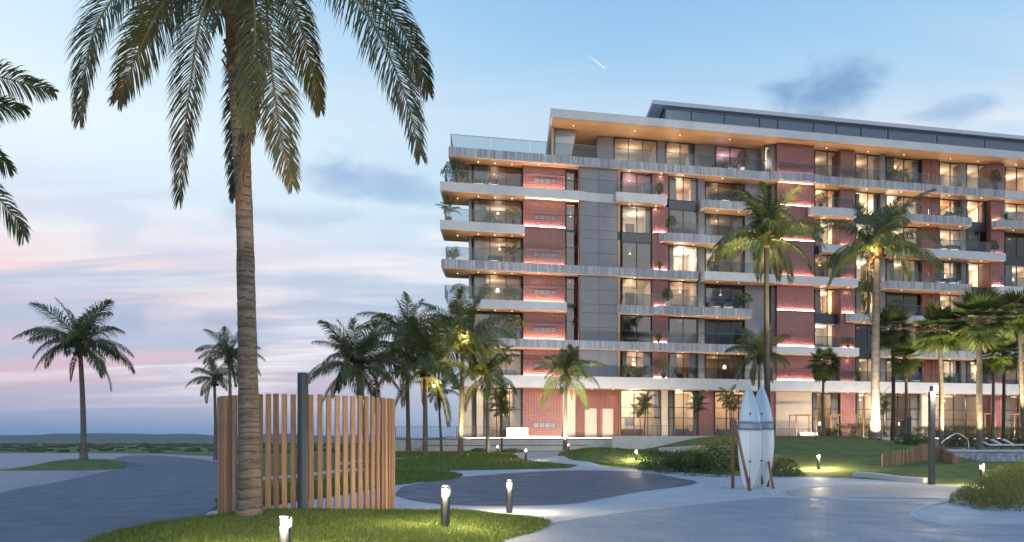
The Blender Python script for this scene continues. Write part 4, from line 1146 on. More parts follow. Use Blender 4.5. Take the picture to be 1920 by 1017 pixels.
fan_palm('dark fan palm with reddish trunk just right of the mound palm trunk', 1673, 622, 1673, 818, 58, 1.9, 22, .14, 'fibre')
fan_palm('short fan palm with pale trunk between two dark pillars and the mound palm', 1698, 678, 1696, 818, 55, 1.35, 23, .11)
fan_palm('fan palm directly behind the tall grey lamp post', 1762, 622, 1765, 842, 51, 1.85, 24, .15)
fan_palm('tallest fan palm, with thick ragged trunk, right of the lamp post', 1837, 606, 1837, 842, 49, 2.05, 25, .19)
fan_palm('low fan palm with pale trunk right of the tallest fan palm', 1862, 672, 1860, 822, 56, 1.45, 26, .11)
fan_palm('shadowed fan palm with dark trunk near the right edge, beside the low one', 1882, 668, 1881, 822, 58, 1.5, 27, .12, 'fibre')
fan_palm('fan palm with golden leaves cut off by the right edge of the view', 1912, 592, 1922, 830, 54, 1.9, 28, .15)

# clustered feather palms by the ground floor windows
def areca(label, px, bpy_, dd, h, seed, L=1.2):
    rg = random.Random(seed); Y = BY(XF(px, dd), dd); base = P(px, bpy_, Y); top_z = base.z + h; base.z = hill(base.x, base.y) - .05; h = top_z - base.z
    e = empty('areca_palm', base, label, 'palm', 'small feather palms by the ground floor windows')
    for q in range(3):
        a = rg.random() * 6.28; top = base + Vector((math.cos(a) * .25, math.sin(a) * .25, h * (1, .85, .7)[q]))
        tb = trunk_mesh(base + Vector((math.cos(a) * .1, math.sin(a) * .1, 0)), top, .05, .035, 0, 12, 7, 0, 1.2)
        st = tb.build('stem', M['trunk'], e, smooth=True)
        for i in range(8):
            v = (0, 1, 2, 2, 3, 3, 4, 4)[i]; s = L * rg.uniform(.8, 1.15)
            inst('frond', rg.choice(COCO[v]), st, top - base, (0, 0, i * 2.4 + rg.uniform(-.3, .3)), (s, s, s))
areca('feathery palm before the left half of the three-pane ground floor window', 1205, 812, -5.4, 2.6, 31, 1.25)
areca('feathery palm before the second ground floor window, right of the three-pane one', 1306, 812, -5.4, 2.7, 32, 1.2)
areca('feathery palm just left of the surfboards by the garden wall', 1372, 818, -4.6, 3.2, 33, 1.35)
areca('feathery palm in the shade right of the mound palm trunk', 1661, 812, -4.4, 3.0, 34, 1.3)
areca('small feathery palm between the grey short palm and the pink wall', 943, 834, -6.2, 3.6, 35, 1.3)

# the big foreground palm: stems laid out along the leaves in the photograph
HYD = 14.1
hb = P(466, 974, HYD); ht = P(447, -18, HYD)
hero = empty('coconut_palm', hb, 'large foreground coconut palm with ringed trunk standing before the wooden screen', 'palm tree', 'coconut palms around the building')
pts = smooth_loop([P(x, y, HYD) for x, y in ((466, 985), (467, 900), (467, 800), (465, 700), (462, 560), (458, 400), (451, 240), (445, 120), (446, 30), (447, -20))], 40, False)
rads = []
acc = 0; ph = 0; prevz = pts[0].z
for i, p in enumerate(pts):
    t = (p.z - pts[0].z) / (pts[-1].z - pts[0].z)
    px_r = np.interp(828 - (p.z - EYE) * F / HYD, [-20, 60, 200, 400, 700, 850, 930, 985], [20, 18, 16.5, 15.2, 17.8, 20.0, 22.5, 26])
    ph += (p.z - prevz) / (.135 + .05 * math.sin(p.z * 2.1)); prevz = p.z
    saw = ph % 1
    rads.append(px_r * HYD / F * (1.0 + .05 * (saw - .5) + .012 * mnoise.noise((0, 0, p.z * 5))))
mb = MB(); mb.tube(pts, rads, 28)
for i, v in enumerate(mb.v):
    q = mnoise.noise((v[0] * 9, v[1] * 9, v[2] * 3)) * .012
    mb.v[i] = (v[0] + q, v[1] - q * .6, v[2] + .035 * mnoise.noise((v[0] * 4, v[1] * 4, v[2] * .6)))
tm = mb.build('trunk', [M['trunk_hero'], M['trunk_scar']], hero, smooth=True)
phs = []; ph = 0; prevz = pts[0].z
for p in pts: ph += (p.z - prevz) / (.135 + .05 * math.sin(p.z * 2.1)); prevz = p.z; phs.append(ph)
for i, f in enumerate(mb.f):
    r_, c_ = divmod(i, 28)
    if r_ < len(phs) - 1 and (phs[r_] + .16 * mnoise.noise((c_ * .23, phs[r_] * .35, 2))) % 1 < .22 + .12 * mnoise.noise((c_ * .4, phs[r_], 7)): tm.data.polygons[i].material_index = 1
cb = MB(); cb.lathe([(.2, -1.5), (.24, -.6), (.33, -.2), (.4, .2), (.25, .6), (.05, 1.0)], 14, ht)
rg = random.Random(5)
for q in range(26):
    a = rg.random() * 6.28; z = rg.uniform(-1.6, .1); p = ht + Vector((math.cos(a) * .17, math.sin(a) * .17, z))
    cb.bar(p, p + Vector((math.cos(a) * .12, math.sin(a) * .12, rg.uniform(.15, .4))), .06, .02)
hcrown = cb.build('crown', M['fibre'], hero)
HM = [M['rachis'], M['frond_hero'], M['frond_dry']]
def hero_frond(pp, lmax=.62, nleaf=92, mats=HM, seed=1, droop=.45, name='frond', asym=1.0, width=.036, r0=.035, par=hcrown, org=None, twist=0.0, face=None):
    o3 = origin(par) if org is None else org
    cv_ = [P(x, y, d) - o3 for x, y, d in pp]
    inst(name, frond(name, cv_, nleaf, lmax, width, mats, seed, droop, r0, .16, asym, 36, .5, twist, face), par)
HF = [([(447, -10, 14.1), (360, -70, 13.6), (250, -40, 13.3), (185, 40, 13.1), (160, 130, 13.0), (150, 225, 13.0)], .62, .55),
      ([(447, -10, 14.1), (395, -60, 14.3), (330, -30, 14.6), (282, 50, 14.8), (250, 120, 14.9), (222, 185, 15)], .68, .5),
      ([(445, 0, 14.0), (405, -30, 13.8), (375, 40, 13.7), (358, 150, 13.7), (345, 260, 13.75), (336, 375, 13.8)], .62, .35),
      ([(452, 40, 14.4), (452, 120, 14.7), (448, 210, 14.8), (443, 300, 14.8), (440, 370, 14.8)], .42, .5),
      ([(455, -10, 14.0), (495, -40, 13.8), (502, 60, 13.6), (514, 170, 13.55), (528, 260, 13.55), (548, 345, 13.6)], .60, .4),
      ([(455, -15, 14.1), (520, -60, 14.2), (552, 10, 14.3), (575, 90, 14.4), (590, 150, 14.5), (601, 205, 14.5)], .52, .55),
      ([(455, -15, 14.1), (560, -90, 13.8), (650, -30, 13.6), (715, 75, 13.5), (760, 180, 13.5), (788, 292, 13.5)], .62, .55),
      ([(455, -15, 14.1), (580, -100, 14.5), (680, -50, 14.8), (745, 40, 15.0), (782, 110, 15.1), (803, 172, 15.2)], .58, .5),
      ([(450, -15, 14.1), (470, -30, 13.7), (478, 60, 13.5), (470, 160, 13.45), (465, 240, 13.45)], .45, .5),
      ([(447, -10, 14.1), (370, -50, 14.6), (305, 0, 15.2), (262, 80, 15.6)], .55, .5)]
for i, (pp, lm, dr) in enumerate(HF): hero_frond(pp, lm * 1.5, 205, HM, 40 + i, dr * .8, width=.024, face=Vector(((.35, -.3, .45, .2, -.3, .4, -.35, .3, -.2, .1)[i], 1, .15)))
hero_frond([(455, 0, 14.0), (485, 60, 13.7), (490, 150, 13.6), (474, 240, 13.55), (456, 320, 13.6), (447, 392, 13.65)], .40, 80, [M['rachis'], M['frond_dry']], 61, .6, 'dry_frond', width=.034, face=Vector((.7, 1, 0)))
for i in range(9):                        # leaves of the crown above the frame
    az = i * 2.4 + .4; s = 4.0 * (1 + .1 * math.sin(i)); v = (0, 0, 1, 1, 2, 2, 3, 3, 2)[i]
    inst('frond', COCO[v][i % 2], hcrown, ht - hb + Vector((0, 0, .4)), (0, 0, az), (s, s, s))

# palm outside the left edge whose leaves reach into view
ob = P(-330, 985, 19); ot = P(-150, 215, 19)
off_palm = empty('coconut_palm', ob, 'coconut palm outside the left edge, only its leaf tips in view', 'palm tree', 'coconut palms around the building')
trunk_mesh(ob, ot, .2, .15, .1, 40, 12, .6).build('trunk', M['trunk'], off_palm, smooth=True)
cb = MB(); cb.lathe([(.14, -.5), (.3, -.1), (.3, .2), (.05, .6)], 10, ot); oc = cb.build('crown', M['fibre'], off_palm, smooth=True)
for i, (pp, dr) in enumerate((([(-150, 205, 19), (-90, 130, 18.6), (-20, 140, 18.4), (50, 158, 18.4), (100, 172, 18.4)], .35), ([(-150, 210, 19), (-90, 180, 19.4), (-20, 195, 19.8), (48, 205, 20)], .5),
                              ([(-150, 220, 19), (-80, 230, 19), (-25, 275, 19), (22, 318, 19)], .3), ([(-150, 220, 19), (-80, 270, 18.4), (-20, 350, 18.2), (30, 410, 18.2), (45, 442, 18.2)], .35))):
    hero_frond(pp, .85, 90, FR, 80 + i, dr, par=oc, width=.034, face=Vector((.2, 1, .2)))
for i in range(10):
    v = (0, 1, 1, 2, 3, 3, 4, 4, 5, 5)[i]; az = R(95 + i * 19); s = 3.6
    inst('frond', COCO[v][i % 2], oc, ot - ob, (0, 0, az), (s, s, s))

# ------------------------------------------------------------------ wooden screen with its post
fc = Vector((-4.72, 17.35)); fr_ = 1.95
screen = empty('wooden_screen', (fc.x, fc.y, .05), 'curved screen of upright cedar slats behind the ringed palm trunk', 'fence')
sl = MB(); sl.box(-.052, .052, -.028, .028, 0, 1)
for v in range(8): pass
slat_me = []
for q in range(4):
    s_ = MB(); b_ = .006
    ring = [(-.052 + b_, -.028), (.052 - b_, -.028), (.052, -.028 + b_), (.052, .028 - b_), (.052 - b_, .028), (-.052 + b_, .028), (-.052, .028 - b_), (-.052, -.028 + b_)]
    vs = []
    for z in (0, .5, 1): vs += [(x + (.004 * math.sin(q * 2.1 + z * 3) if z else 0), y + .004 * math.cos(q * 1.7 + z * 2), z * 2.6) for x, y in ring]
    s_.add(vs, [tuple(reversed(range(8))), tuple(range(16, 24))] + [(r * 8 + i, r * 8 + (i + 1) % 8, (r + 1) * 8 + (i + 1) % 8, (r + 1) * 8 + i) for r in range(2) for i in range(8)])
    slat_me.append(s_.mesh('slat', M['slat']))
rg = random.Random(3)
view = math.atan2(-fc.y, -fc.x)           # towards the camera
step = .178 / fr_
nsl = 36
for i in range(nsl):
    a = view + (i - (nsl - 1) / 2) * step - .02
    x, y = math.cos(a) * fr_, math.sin(a) * fr_
    hs = (2.50 + rg.uniform(-.012, .012)) / 2.6
    gz = max(hill(fc.x + x, fc.y + y), 0) - .05
    inst('slat', slat_me[i % 4], screen, (x, y, gz), (rg.uniform(-.004, .004), rg.uniform(-.004, .004), a - math.pi / 2 + rg.uniform(-.05, .05)), (1, 1, hs * 1.03))
pp = P(568, 955, 15.2); pole = empty('light_column', (pp.x, pp.y, .05), 'dark slate light column standing among the slats of the wooden screen', 'lamp post')
mb = MB(); mb.lathe([(.108, 0), (.108, 2.93), (.10, 2.945)], 20, (pp.x, pp.y, .05)); mb.build('shaft', M['post'], pole, smooth=False)
mb = MB(); mb.box(pp.x + .10, pp.x + .15, pp.y - .05, pp.y + .05, 2.78, 2.93); mb.build('lamp_head', M['steel'], pole)

# ------------------------------------------------------------------ bollards and lamp post
def bollard(label, pos, h, r=.075, power=9.0):
    e = empty('bollard_light', pos, label, 'bollard light', 'bollard lights along the paths')
    x, y, z = pos; hb_ = h * .74
    mb = MB(); mb.lathe([(r * 1.25, 0), (r * 1.25, .02), (r, .022), (r, hb_), (r * .9, hb_ + .008)], 16, pos); mb.build('body', M['bollard'], e)
    mb = MB(); mb.lathe([(r * .92, hb_ + .01), (r * .92, h * .955)], 16, pos); mb.build('lens', M['lens'], e)
    mb = MB(); mb.lathe([(r * .5, hb_ + .012), (r * .56, hb_ + h * .15), (r * .3, hb_ + h * .17)], 14, pos); bl = mb.build('diffuser', M['lens_lit'], e)
    mb = MB(); mb.lathe([(r * 1.02, h * .957), (r * 1.02, h), (r * .9, h * 1.004)], 16, pos); mb.build('cap', M['bollard'], e)
    mb = MB()
    for q in range(3):
        a = q * 2.094 + .5; mb.bar((x + math.cos(a) * r * .97, y + math.sin(a) * r * .97, z + hb_), (x + math.cos(a) * r * .97, y + math.sin(a) * r * .97, z + h * .957), .010)
    mb.build('guard', M['bollard'], e)
    area_light('bollard_glow', (x, y - r - .03, z + hb_ + h * .12), bl, power * 2.2, (1, .80, .48), .02)
    area_light('bollard_glow', (x, y + r + .03, z + hb_ + h * .12), bl, power * 2.2, (1, .80, .48), .02)
    return e
def gpos(px, Y):
    x = (px - CX) * Y / F; return (x, Y, ground_front(x, Y) - .015)
bollard('nearest bollard light, before the ringed palm trunk, cut by the lower edge', gpos(535, 9.0), .54, .075, 80)
bollard('bollard light on the front lawn between the wooden screen and the asphalt circle', gpos(835, 12.4), .72, .078, 50)
bollard('bollard light at the right tip of the front lawn before the asphalt circle', gpos(955, 16.6), .76, .075, 45)
for lab, px, py, top, pw in (('bollard light on the lawn edge where the pale path bends, nearest the asphalt', 986, 866, 840, 14), ('bollard light in the lawn left of the bending pale path', 933, 853, 835, 12),
                         ('unlit-looking bollard by the terrace step, behind the pale path', 978, 843, 827, 6), ('left one of two bollards at the far end of the pale path', 1066, 847, 832, 6),
                         ('right one of two bollards at the far end of the pale path', 1083, 844, 827, 6), ('bollard light with bright lamp in front of the pale garden wall', 1193, 869, 843, 55),
                         ('bollard light on the mound just right of the surfboards', 1535, 880, 852, 110), ('bollard light beside the rounded shrubs at the right edge', 1842, 910, 869, 60)):
    g = G(px, py); bollard(lab, g - Vector((0, 0, .01)), (py - top) * g.y / F, .07 if g.y > 30 else .08, pw)
g = G(1747, 910)
post = empty('lamp_post', g, 'tall square grey lamp post with lit head at the edge of the plaza', 'lamp post')
mb = MB(); mb.box(g.x - .085, g.x + .085, g.y - .085, g.y + .085, g.z, g.z + 3.42); mb.build('shaft', M['post'], post)
mb = MB(); mb.box(g.x - .02, g.x + .13, g.y - .16, g.y + .10, g.z + 3.42, g.z + 3.62); mb.build('lamp_head', M['steel'], post)
mb = MB(); mb.box(g.x - .01, g.x + .12, g.y - .175, g.y - .1605, g.z + 3.43, g.z + 3.58); bl = mb.build('lens', M['bulb'], post)
area_light('post_light', (g.x + .05, g.y - .35, g.z + 3.45), bl, 220, (1, .80, .55), .08)
for lab, px, d in (('left one of two slim dark pillars before the dark ground floor glazing', 1693, -5), ('right one of two slim dark pillars, paler, before the dark glazing', 1706, -5.3)):
    x = XF(px, d); o = MB(); o.box(x - .14, x + .14, BY(x, d), BY(x, d) + .28, 1.0, 3.85 if px > 1700 else 3.5); o.box(x - .17, x + .17, BY(x, d) - .03, BY(x, d) + .31, 1.0, 1.12)
    tag(o.place('pillar', M['post'], (x, BY(x, d), 1.0)), lab, 'pillar', 'dark pillars by the glazing')

# ground uplights under the lit palms
def uplight(label, pos, aim, power, ang=50, col=(1, .78, .36)):
    pos = Vector(pos); e = empty('spotlight', pos, label, 'spotlight', 'palm uplights')
    d = (Vector(aim) - pos).normalized()
    mb = MB(); mb.lathe([(.07, 0), (.07, .012), (.02, .014), (.02, .06)], 10, pos); mb.build('base', M['bollard'], e)
    mb = MB(); mb.tube([pos + Vector((0, 0, .07)), pos + Vector((0, 0, .07)) + d * .13], [.05, .06], 10); hd = mb.build('housing', M['bollard'], e)
    c = pos + Vector((0, 0, .07)) + d * .133; mb = MB(); mb.tube([c, c + d * .006], .052, 10); mb.build('lens', M['bulb_soft'], e)
    area_light('uplight_beam', c + d * .03, hd, power * 14, col, .05, 'SPOT', d.to_track_quat('-Z', 'Y').to_euler(), ang, .6)
def up_at(px, py, Y, dx, dy): p = P(px, py, Y); x, y = p.x + dx, p.y + dy; return Vector((x, y, hill(x, y) - .01))
uplight('small spotlight at the foot of the lit palm before the pink wall', up_at(1059, 842, 54, -.15, -1.0), P(1062, 740, 54), 300, 75, (1, .84, .58))
uplight('small spotlight on the mound at the foot of the pale ringed palm', up_at(1641, 826, 46.5, -.5, -1.5), P(1645, 640, 46.5), 460, 125, (1, .86, .64))
uplight('small spotlight behind the surfboards aimed up the tall dark palm', up_at(1440, 822, 52, 1.6, -4.2), P(1437, 430, 52), 1900, 30, (1, .82, .42))
uplight('small spotlight at the foot of the palm with the lamp in its crown', up_at(863, 853, 49.5, .6, -1.5), P(868, 690, 49.5), 260, 80, (1, .8, .4))
uplight('small spotlight at the foot of the fan palm behind the lamp post', up_at(1765, 842, 51, .6, -1.6), P(1762, 680, 51), 480, 75, (1, .82, .45))
uplight('small spotlight at the foot of the tallest fan palm', up_at(1837, 842, 49, -.7, -1.6), P(1837, 660, 49), 560, 75, (1, .82, .45))
uplight('small spotlight near the right edge under the golden fan palm', up_at(1922, 830, 54, -1.2, -2.0), P(1912, 592, 54), 900, 50, (1, .82, .45))
uplight('spotlight in the front lawn below the lower edge, aimed up the ringed palm', gpos(620, 8.3), P(480, 190, 13.9), 170, 30, (1, .74, .42))
# lamps hung in the crowns
def crown_lamp(label, px, py, Y, power, r=.07):
    p = P(px, py, Y); e = empty('hanging_lamp', p, label, 'lamp', 'lamps in the palm crowns')
    mb = MB(); mb.lathe([(.01, -r), (r * .8, -r * .6), (r, 0), (r * .8, r * .6), (.02, r)], 10, p); b = mb.build('globe', M['bulb'], e, smooth=True)
    mb = MB(); mb.lathe([(.04, r), (.04, r + .1), (.008, r + .11), (.008, r + .5)], 8, p); mb.build('holder', M['bollard'], e)
    area_light('globe_light', p + Vector((0, -r - .06, -r * .5)), b, power * 2, (1, .74, .30), .04)
crown_lamp('bright yellow globe lamp in the crown of the palm before the left balconies', 870, 630, 48.6, 60, .10)
crown_lamp('small amber lamp among the leaves of the dark palm right of the screen', 814, 724, 49, 40, .08)
crown_lamp('small yellow lamp under the crown of the mound palm', 1636, 470, 45.8, 90, .07)

# ------------------------------------------------------------------ surfboards on their rack
bp = P(1410, 917, 25.0); bz = hill(bp.x, bp.y)
def surfboard(label, px, Y, H, W, lean, yaw, roll=0.0):
    base = P(px, 900, Y); base.z = .06 + hill(base.x, base.y)
    e = empty('surfboard', base, label, 'surfboard', 'two surfboards on the rack')
    def outline(t):        # half width from tail (0) to nose (1)
        return W / 2 * max(.0, (math.sin(math.pi * min(1, .055 + .945 * t)) ** .62)) * (1 - .06 * t) if t < .999 else .012
    secs = 40; rot = Matrix.Rotation(roll, 3, 'Y') @ Matrix.Rotation(yaw, 3, 'Z') @ Matrix.Rotation(lean, 3, 'X')
    def pt(u, th, t):
        w = outline(t); rocker = .16 * (t - .45) ** 2 * 2.2
        tk = .055 * (math.sin(math.pi * min(.97, .05 + .9 * t)) ** .5)
        a = th; return rot @ Vector((w * math.copysign(abs(math.cos(a)) ** .75, math.cos(a)), tk * math.copysign(abs(math.sin(a)) ** .9, math.sin(a)) + rocker, t * H))
    def skin(t0, t1, key, name, n, scale=1.0):
        mb = MB(); k = 20; vs = []
        for i in range(n + 1):
            t = t0 + (t1 - t0) * i / n
            for j in range(k): vs.append(pt(0, 2 * math.pi * j / k, t))
        fs = [(i * k + j, i * k + (j + 1) % k, (i + 1) * k + (j + 1) % k, (i + 1) * k + j) for i in range(n) for j in range(k)]
        fs += [tuple(reversed(range(k))), tuple(n * k + j for j in range(k))]
        mb.add(vs, fs); return mb.build(name, M[key], e, smooth=True, local=True)
    skin(.0, .56, 'board', 'tail_half', 22); skin(.561, .635, 'board_band', 'band', 4); skin(.636, 1.0, 'board_blue', 'nose_half', 20)
    sb_ = MB()
    for i in range(30):
        t0, t1 = .02 + .94 * i / 30, .02 + .94 * (i + 1) / 30
        a0, a1 = pt(0, -math.pi / 2, t0), pt(0, -math.pi / 2, t1); sb_.bar(a0, a1, .012, .006)
    sb_.build('stringer', M['board_band'], e, local=True)
    for t in (.72, .255):
        q = pt(0, -math.pi / 2, t); pl = MB(); pl.box(q.x - .03, q.x + .03, q.y - .012, q.y + .004, q.z - .03, q.z + .03); pl.build('plug', M['black'], e, local=True)
    fm = MB(); f0 = pt(0, -math.pi / 2, .03); f1 = pt(0, -math.pi / 2, .12)
    fm.hexa([f0 + Vector((-.008, 0, 0)), f1 + Vector((-.008, 0, 0)), f1 + Vector((.008, 0, 0)), f0 + Vector((.008, 0, 0)), f0 + Vector((-.004, -.16, -.03)), f0 + Vector((-.004, -.17, .06)), f0 + Vector((.004, -.17, .06)), f0 + Vector((.004, -.16, -.03))])
    fm.build('fin', M['black'], e, local=True)
    return e
surfboard('front surfboard, pale blue nose and dark band, leaning on the left of the rack', 1405, 24.6, 3.42, .86, R(-4), R(8), R(2.2))
surfboard('rear surfboard, half hidden behind the other one, on the right of the rack', 1428, 25.35, 3.46, .84, R(-4), R(-14), R(.4))
rk = empty('board_rack', (bp.x, 25, bz), 'wooden rack of round poles holding the two surfboards', 'rack')
def pole_(a, b, r=.045, nm='pole'):
    mb = MB(); mb.tube([a, b], [r, r * .95], 10); mb.build(nm, M['rack_wood'], rk, smooth=True)
def pz(px, py, Y): return P(px, py, Y)
g0 = bz + .02
def gp(px, Y): x = (px - CX) * Y / F; return Vector((x, Y, hill(x, Y) + .01))
pole_(gp(1374, 25.0), pz(1374, 785, 25.0), .055)
pole_(gp(1406, 23.9), pz(1377, 788, 24.25), .05)
pole_(gp(1450, 24.8), pz(1441, 866, 25.2), .045)
pole_(gp(1440, 26.0), pz(1440, 800, 25.6), .05)
pole_(pz(1374, 800, 25.15), pz(1441, 806, 25.55), .04, 'crossbar')
mb = MB(); mb.box(bp.x - .75, bp.x + .75, 24.35, 25.9, bz + .012, bz + .03); mb.build('base_plate', M['concrete'], rk)

# ------------------------------------------------------------------ shrubs and hedges
def leaf_cloud(name, n, size, mats, seed, aspect=2.2, shell=.55, up=.3, box=False, mix=0.0):
    rg = random.Random(seed); mb = MB()
    for i in range(n):
        while True:
            v = Vector((rg.uniform(-1, 1), rg.uniform(-1, 1), rg.uniform(0, 1)))
            if box or (v.x ** 2 + v.y ** 2 + (v.z * 1.0) ** 2) < 1: break
        if rg.random() < shell:
            m = max(abs(v.x), abs(v.y), v.z) if box else v.length
            v = v / max(m, .05) * rg.uniform(.85, 1.0 + .12 * rg.random())
        bump = 1 + .22 * mnoise.noise(v * 2.3 + Vector((seed, 0, 0))); v = v * bump; v.z = max(v.z, .0)
        d = Vector((rg.gauss(0, 1), rg.gauss(0, 1), rg.gauss(up, .8))).normalized(); s = d.cross(Vector((rg.gauss(0, 1), rg.gauss(0, 1), rg.gauss(0, 1)))).normalized()
        l = size * rg.uniform(.6, 1.3); w = l / aspect
        mb.add([v - d * l * .5, v + s * w * .5, v + d * l * .5, v - s * w * .5], [(0, 1, 2, 3)], 1 if rg.random() < mix else 0)
    return mb.mesh(name, mats)
def spiky(name, n, mats, seed, l=1.0, droop=.5, w=.05):
    rg = random.Random(seed); mb = MB()
    for i in range(n):
        a = rg.random() * 6.283; e = rg.uniform(.35, 1.45); d = Vector((math.cos(a) * math.cos(e), math.sin(a) * math.cos(e), math.sin(e))); s = Vector((-math.sin(a), math.cos(a), 0)) * w
        p0 = Vector((rg.uniform(-.35, .35), rg.uniform(-.35, .35), 0)); q = l * rg.uniform(.6, 1.1)
        p1 = p0 + d * q * .45; p2 = p1 + (d + DOWN * droop * .5).normalized() * q * .35; p3 = p2 + (d + DOWN * droop * 1.5).normalized() * q * .28
        mb.add([p0 - s * .5, p0 + s * .5, p1 + s * .5, p1 - s * .5, p2 + s * .35, p2 - s * .35, p3], [(0, 1, 2, 3), (3, 2, 4, 5), (5, 4, 6)])
    return mb.mesh(name, mats)
CL_GREEN = [leaf_cloud('foliage', 1500, .12, [M['leaf']], 500 + i) for i in range(3)]
CL_OLIVE = [leaf_cloud('foliage', 2600, .085, [M['leaf_olive']], 510 + i, 3.0, .7, .9) for i in range(3)]
CL_GREY = [leaf_cloud('foliage', 900, .13, [M['leaf_grey']], 520 + i, 3.0) for i in range(2)]
SPIKE = [spiky('foliage', 150, [M['leaf']], 530 + i) for i in range(3)]
SPIKE_O = [spiky('foliage', 160, [M['leaf_olive']], 540 + i, 1.0, .7) for i in range(2)]
FLOW = [leaf_cloud('foliage', 1500, .11, [M['leaf'], M['flower']], 550 + i, 1.8, .6, .5, False, .06) for i in range(2)]
HEDGE = [leaf_cloud('foliage', 2600, .09, [M['leaf_olive'], M['leaf']], 560 + i, 2.2, .75, .4, True, .4) for i in range(2)]
STEMB = MB()
for q in range(6):
    a = q * 1.05; STEMB.bar((0, 0, -.05), (math.cos(a) * .4, math.sin(a) * .4, .55), .03)
STEM = STEMB.mesh('stems', M['stem'])
rs = random.Random(21)
def shrub(label, pos, sx, sy, sz, meshes, group, name='shrub', cat='shrub', stems=True):
    e = empty(name, pos, label, cat, group)
    inst('foliage', rs.choice(meshes), e, (0, 0, 0), (0, 0, rs.random() * 6.28 if name == 'shrub' else 0), (sx, sy, sz))
    if stems: inst('stems', STEM, e, (0, 0, 0), (0, 0, 0), (sx * .8, sy * .8, sz * .9))
    return e
# bed between the path and the surfboards
BED = [(1236, 884, 1.0, 1.1, 0), (1262, 882, 1.1, 1.2, 1), (1290, 884, 1.1, 1.1, 0), (1316, 886, 1.0, 1.1, 1), (1342, 886, 1.1, 1.35, 0), (1362, 878, 1.2, 1.9, 2), (1330, 872, 1.1, 1.3, 2), (1386, 882, 1.0, 1.4, 0),
       (1300, 872, 1.1, 1.0, 2), (1215, 880, .7, .6, 3), (1250, 889, .6, .45, 3), (1300, 893, .6, .45, 3), (1348, 895, .6, .5, 3), (1455, 888, .9, .85, 2), (1474, 890, .8, .8, 0), (1462, 895, .6, .4, 3), (1490, 893, .6, .45, 3)]
where = ['at the left end of the bed, behind the path', 'in the bed left of the surfboards', 'towards the middle of the bed left of the surfboards', 'in the middle of the bed before the concrete edge', 'right of the middle of the bed',
         'tallest, directly left of the surfboard rack', 'behind the middle of the bed', 'beside the left rack pole', 'at the back of the bed by the concrete edge', 'small, at the far left tip of the bed', 'low and pale at the front left of the bed',
         'low and pale at the front middle of the bed', 'low and pale at the front right of the bed', 'right of the surfboards, upright', 'right of the surfboards, at the foot of the mound', 'low and pale just right of the rack', 'low and pale at the mound foot, farthest right']
for (px, py, w, h, k), wh in zip(BED, where):
    g = G(px, py)
    shrub(('dark green', 'spiky green', 'olive', 'grey-green')[k] + ' shrub ' + wh, g, w, w * .8, h * (.95 if k < 3 else .7), (CL_GREEN, SPIKE, CL_OLIVE, CL_GREY)[k], 'shrubs in the beds by the plaza')
# rounded shrubs in the right corner
CORN = [(1832, 948, .55, .42), (1860, 952, .65, .55), (1895, 958, .7, .6), (1925, 950, .8, .75), (1850, 938, .6, .55), (1882, 938, .8, .72), (1912, 930, .8, .85), (1822, 938, .45, .35), (1900, 915, .9, .75), (1940, 905, 1.0, .9)]
cw = ['low, front left of the corner bed', 'at the front of the corner bed', 'front middle, touching the plaza edge', 'front right, cut by the picture edge', 'second row, left', 'second row, middle, lit yellow', 'second row, right, tallest', 'smallest, at the left tip of the corner bed', 'at the back behind the lit one', 'at the back, on the picture edge']
for (px, py, w, h), wh in zip(CORN, cw):
    g = G(px, py); shrub('yellow-green rounded shrub ' + wh, g + Vector((0, .2, 0)), w, w * .85, h, CL_OLIVE, 'rounded shrubs in the right corner bed')
# hedges and flower beds behind the pool
for lab, px0, px1, d, z0, z1, ms in (('clipped green hedge left of the mound palm trunk', 1570, 1632, -5.2, 1.5, 3.0, HEDGE), ('clipped green hedge right of the mound palm trunk, before dark glazing', 1646, 1688, -5.2, 1.5, 2.9, HEDGE),
                                     ('clipped hedge between the pillars and the lamp post', 1712, 1758, -5.2, 1.5, 2.8, HEDGE), ('hedge behind the flower bed right of the lamp post', 1768, 1838, -5.4, 1.5, 2.9, HEDGE), ('hedge behind the flower bed at the right edge', 1840, 1960, -5.4, 1.5, 2.8, HEDGE)):
    x0, x1 = XF(px0, d), XF(px1, d); e = empty('hedge', ((x0 + x1) / 2, BY((x0 + x1) / 2, d), z0), lab, 'hedge', 'clipped hedges before the ground floor')
    n = max(1, round((x1 - x0) / 1.5)); w = (x1 - x0) / n
    for i in range(n): inst('foliage', HEDGE[i % 2], e, (-(x1 - x0) / 2 + w * (i + .5), T * (-(x1 - x0) / 2 + w * (i + .5)), 0), (0, 0, math.pi * (i % 2)), (w * .56, .5, z1 - z0))
fw = ['left end', 'second from its left end', 'third from its left end', 'middle left', 'middle', 'middle right', 'third from the picture edge', 'second from the picture edge', 'on the picture edge']
for i in range(9):
    px = 1775 + i * 18; d = -8.5; x = XF(px, d)
    shrub('flowering green plant with red blooms in the poolside bed, ' + fw[i], (x, BY(x, d), 1.05), .62, .6, 1.05 + .12 * math.sin(i * 2.1), FLOW, 'flowering plants beside the pool')
for i, (px, py) in enumerate(((1700, 832), (1718, 834), (1735, 836), (1560, 818), (1425, 838))):
    g = G(px, py); shrub('low dark shrub ' + ('behind the picket fence, left', 'behind the picket fence, middle', 'behind the picket fence, right', 'by the garden wall on the mound crest', 'in the shade right behind the surfboards')[i], g, .8, .6, .6, CL_GREEN, 'low shrubs near the mound')
for i, (px, py) in enumerate(((900, 846), (818, 843), (960, 847))):
    g = G(px, py); shrub('low creeping dark shrub ' + ('by the terrace step between two palms', 'at the foot of the slender shadowy palm', 'by the terrace step under the short palm')[i], g, 1.0, .4, .25, CL_GREEN, 'low shrubs by the terrace')

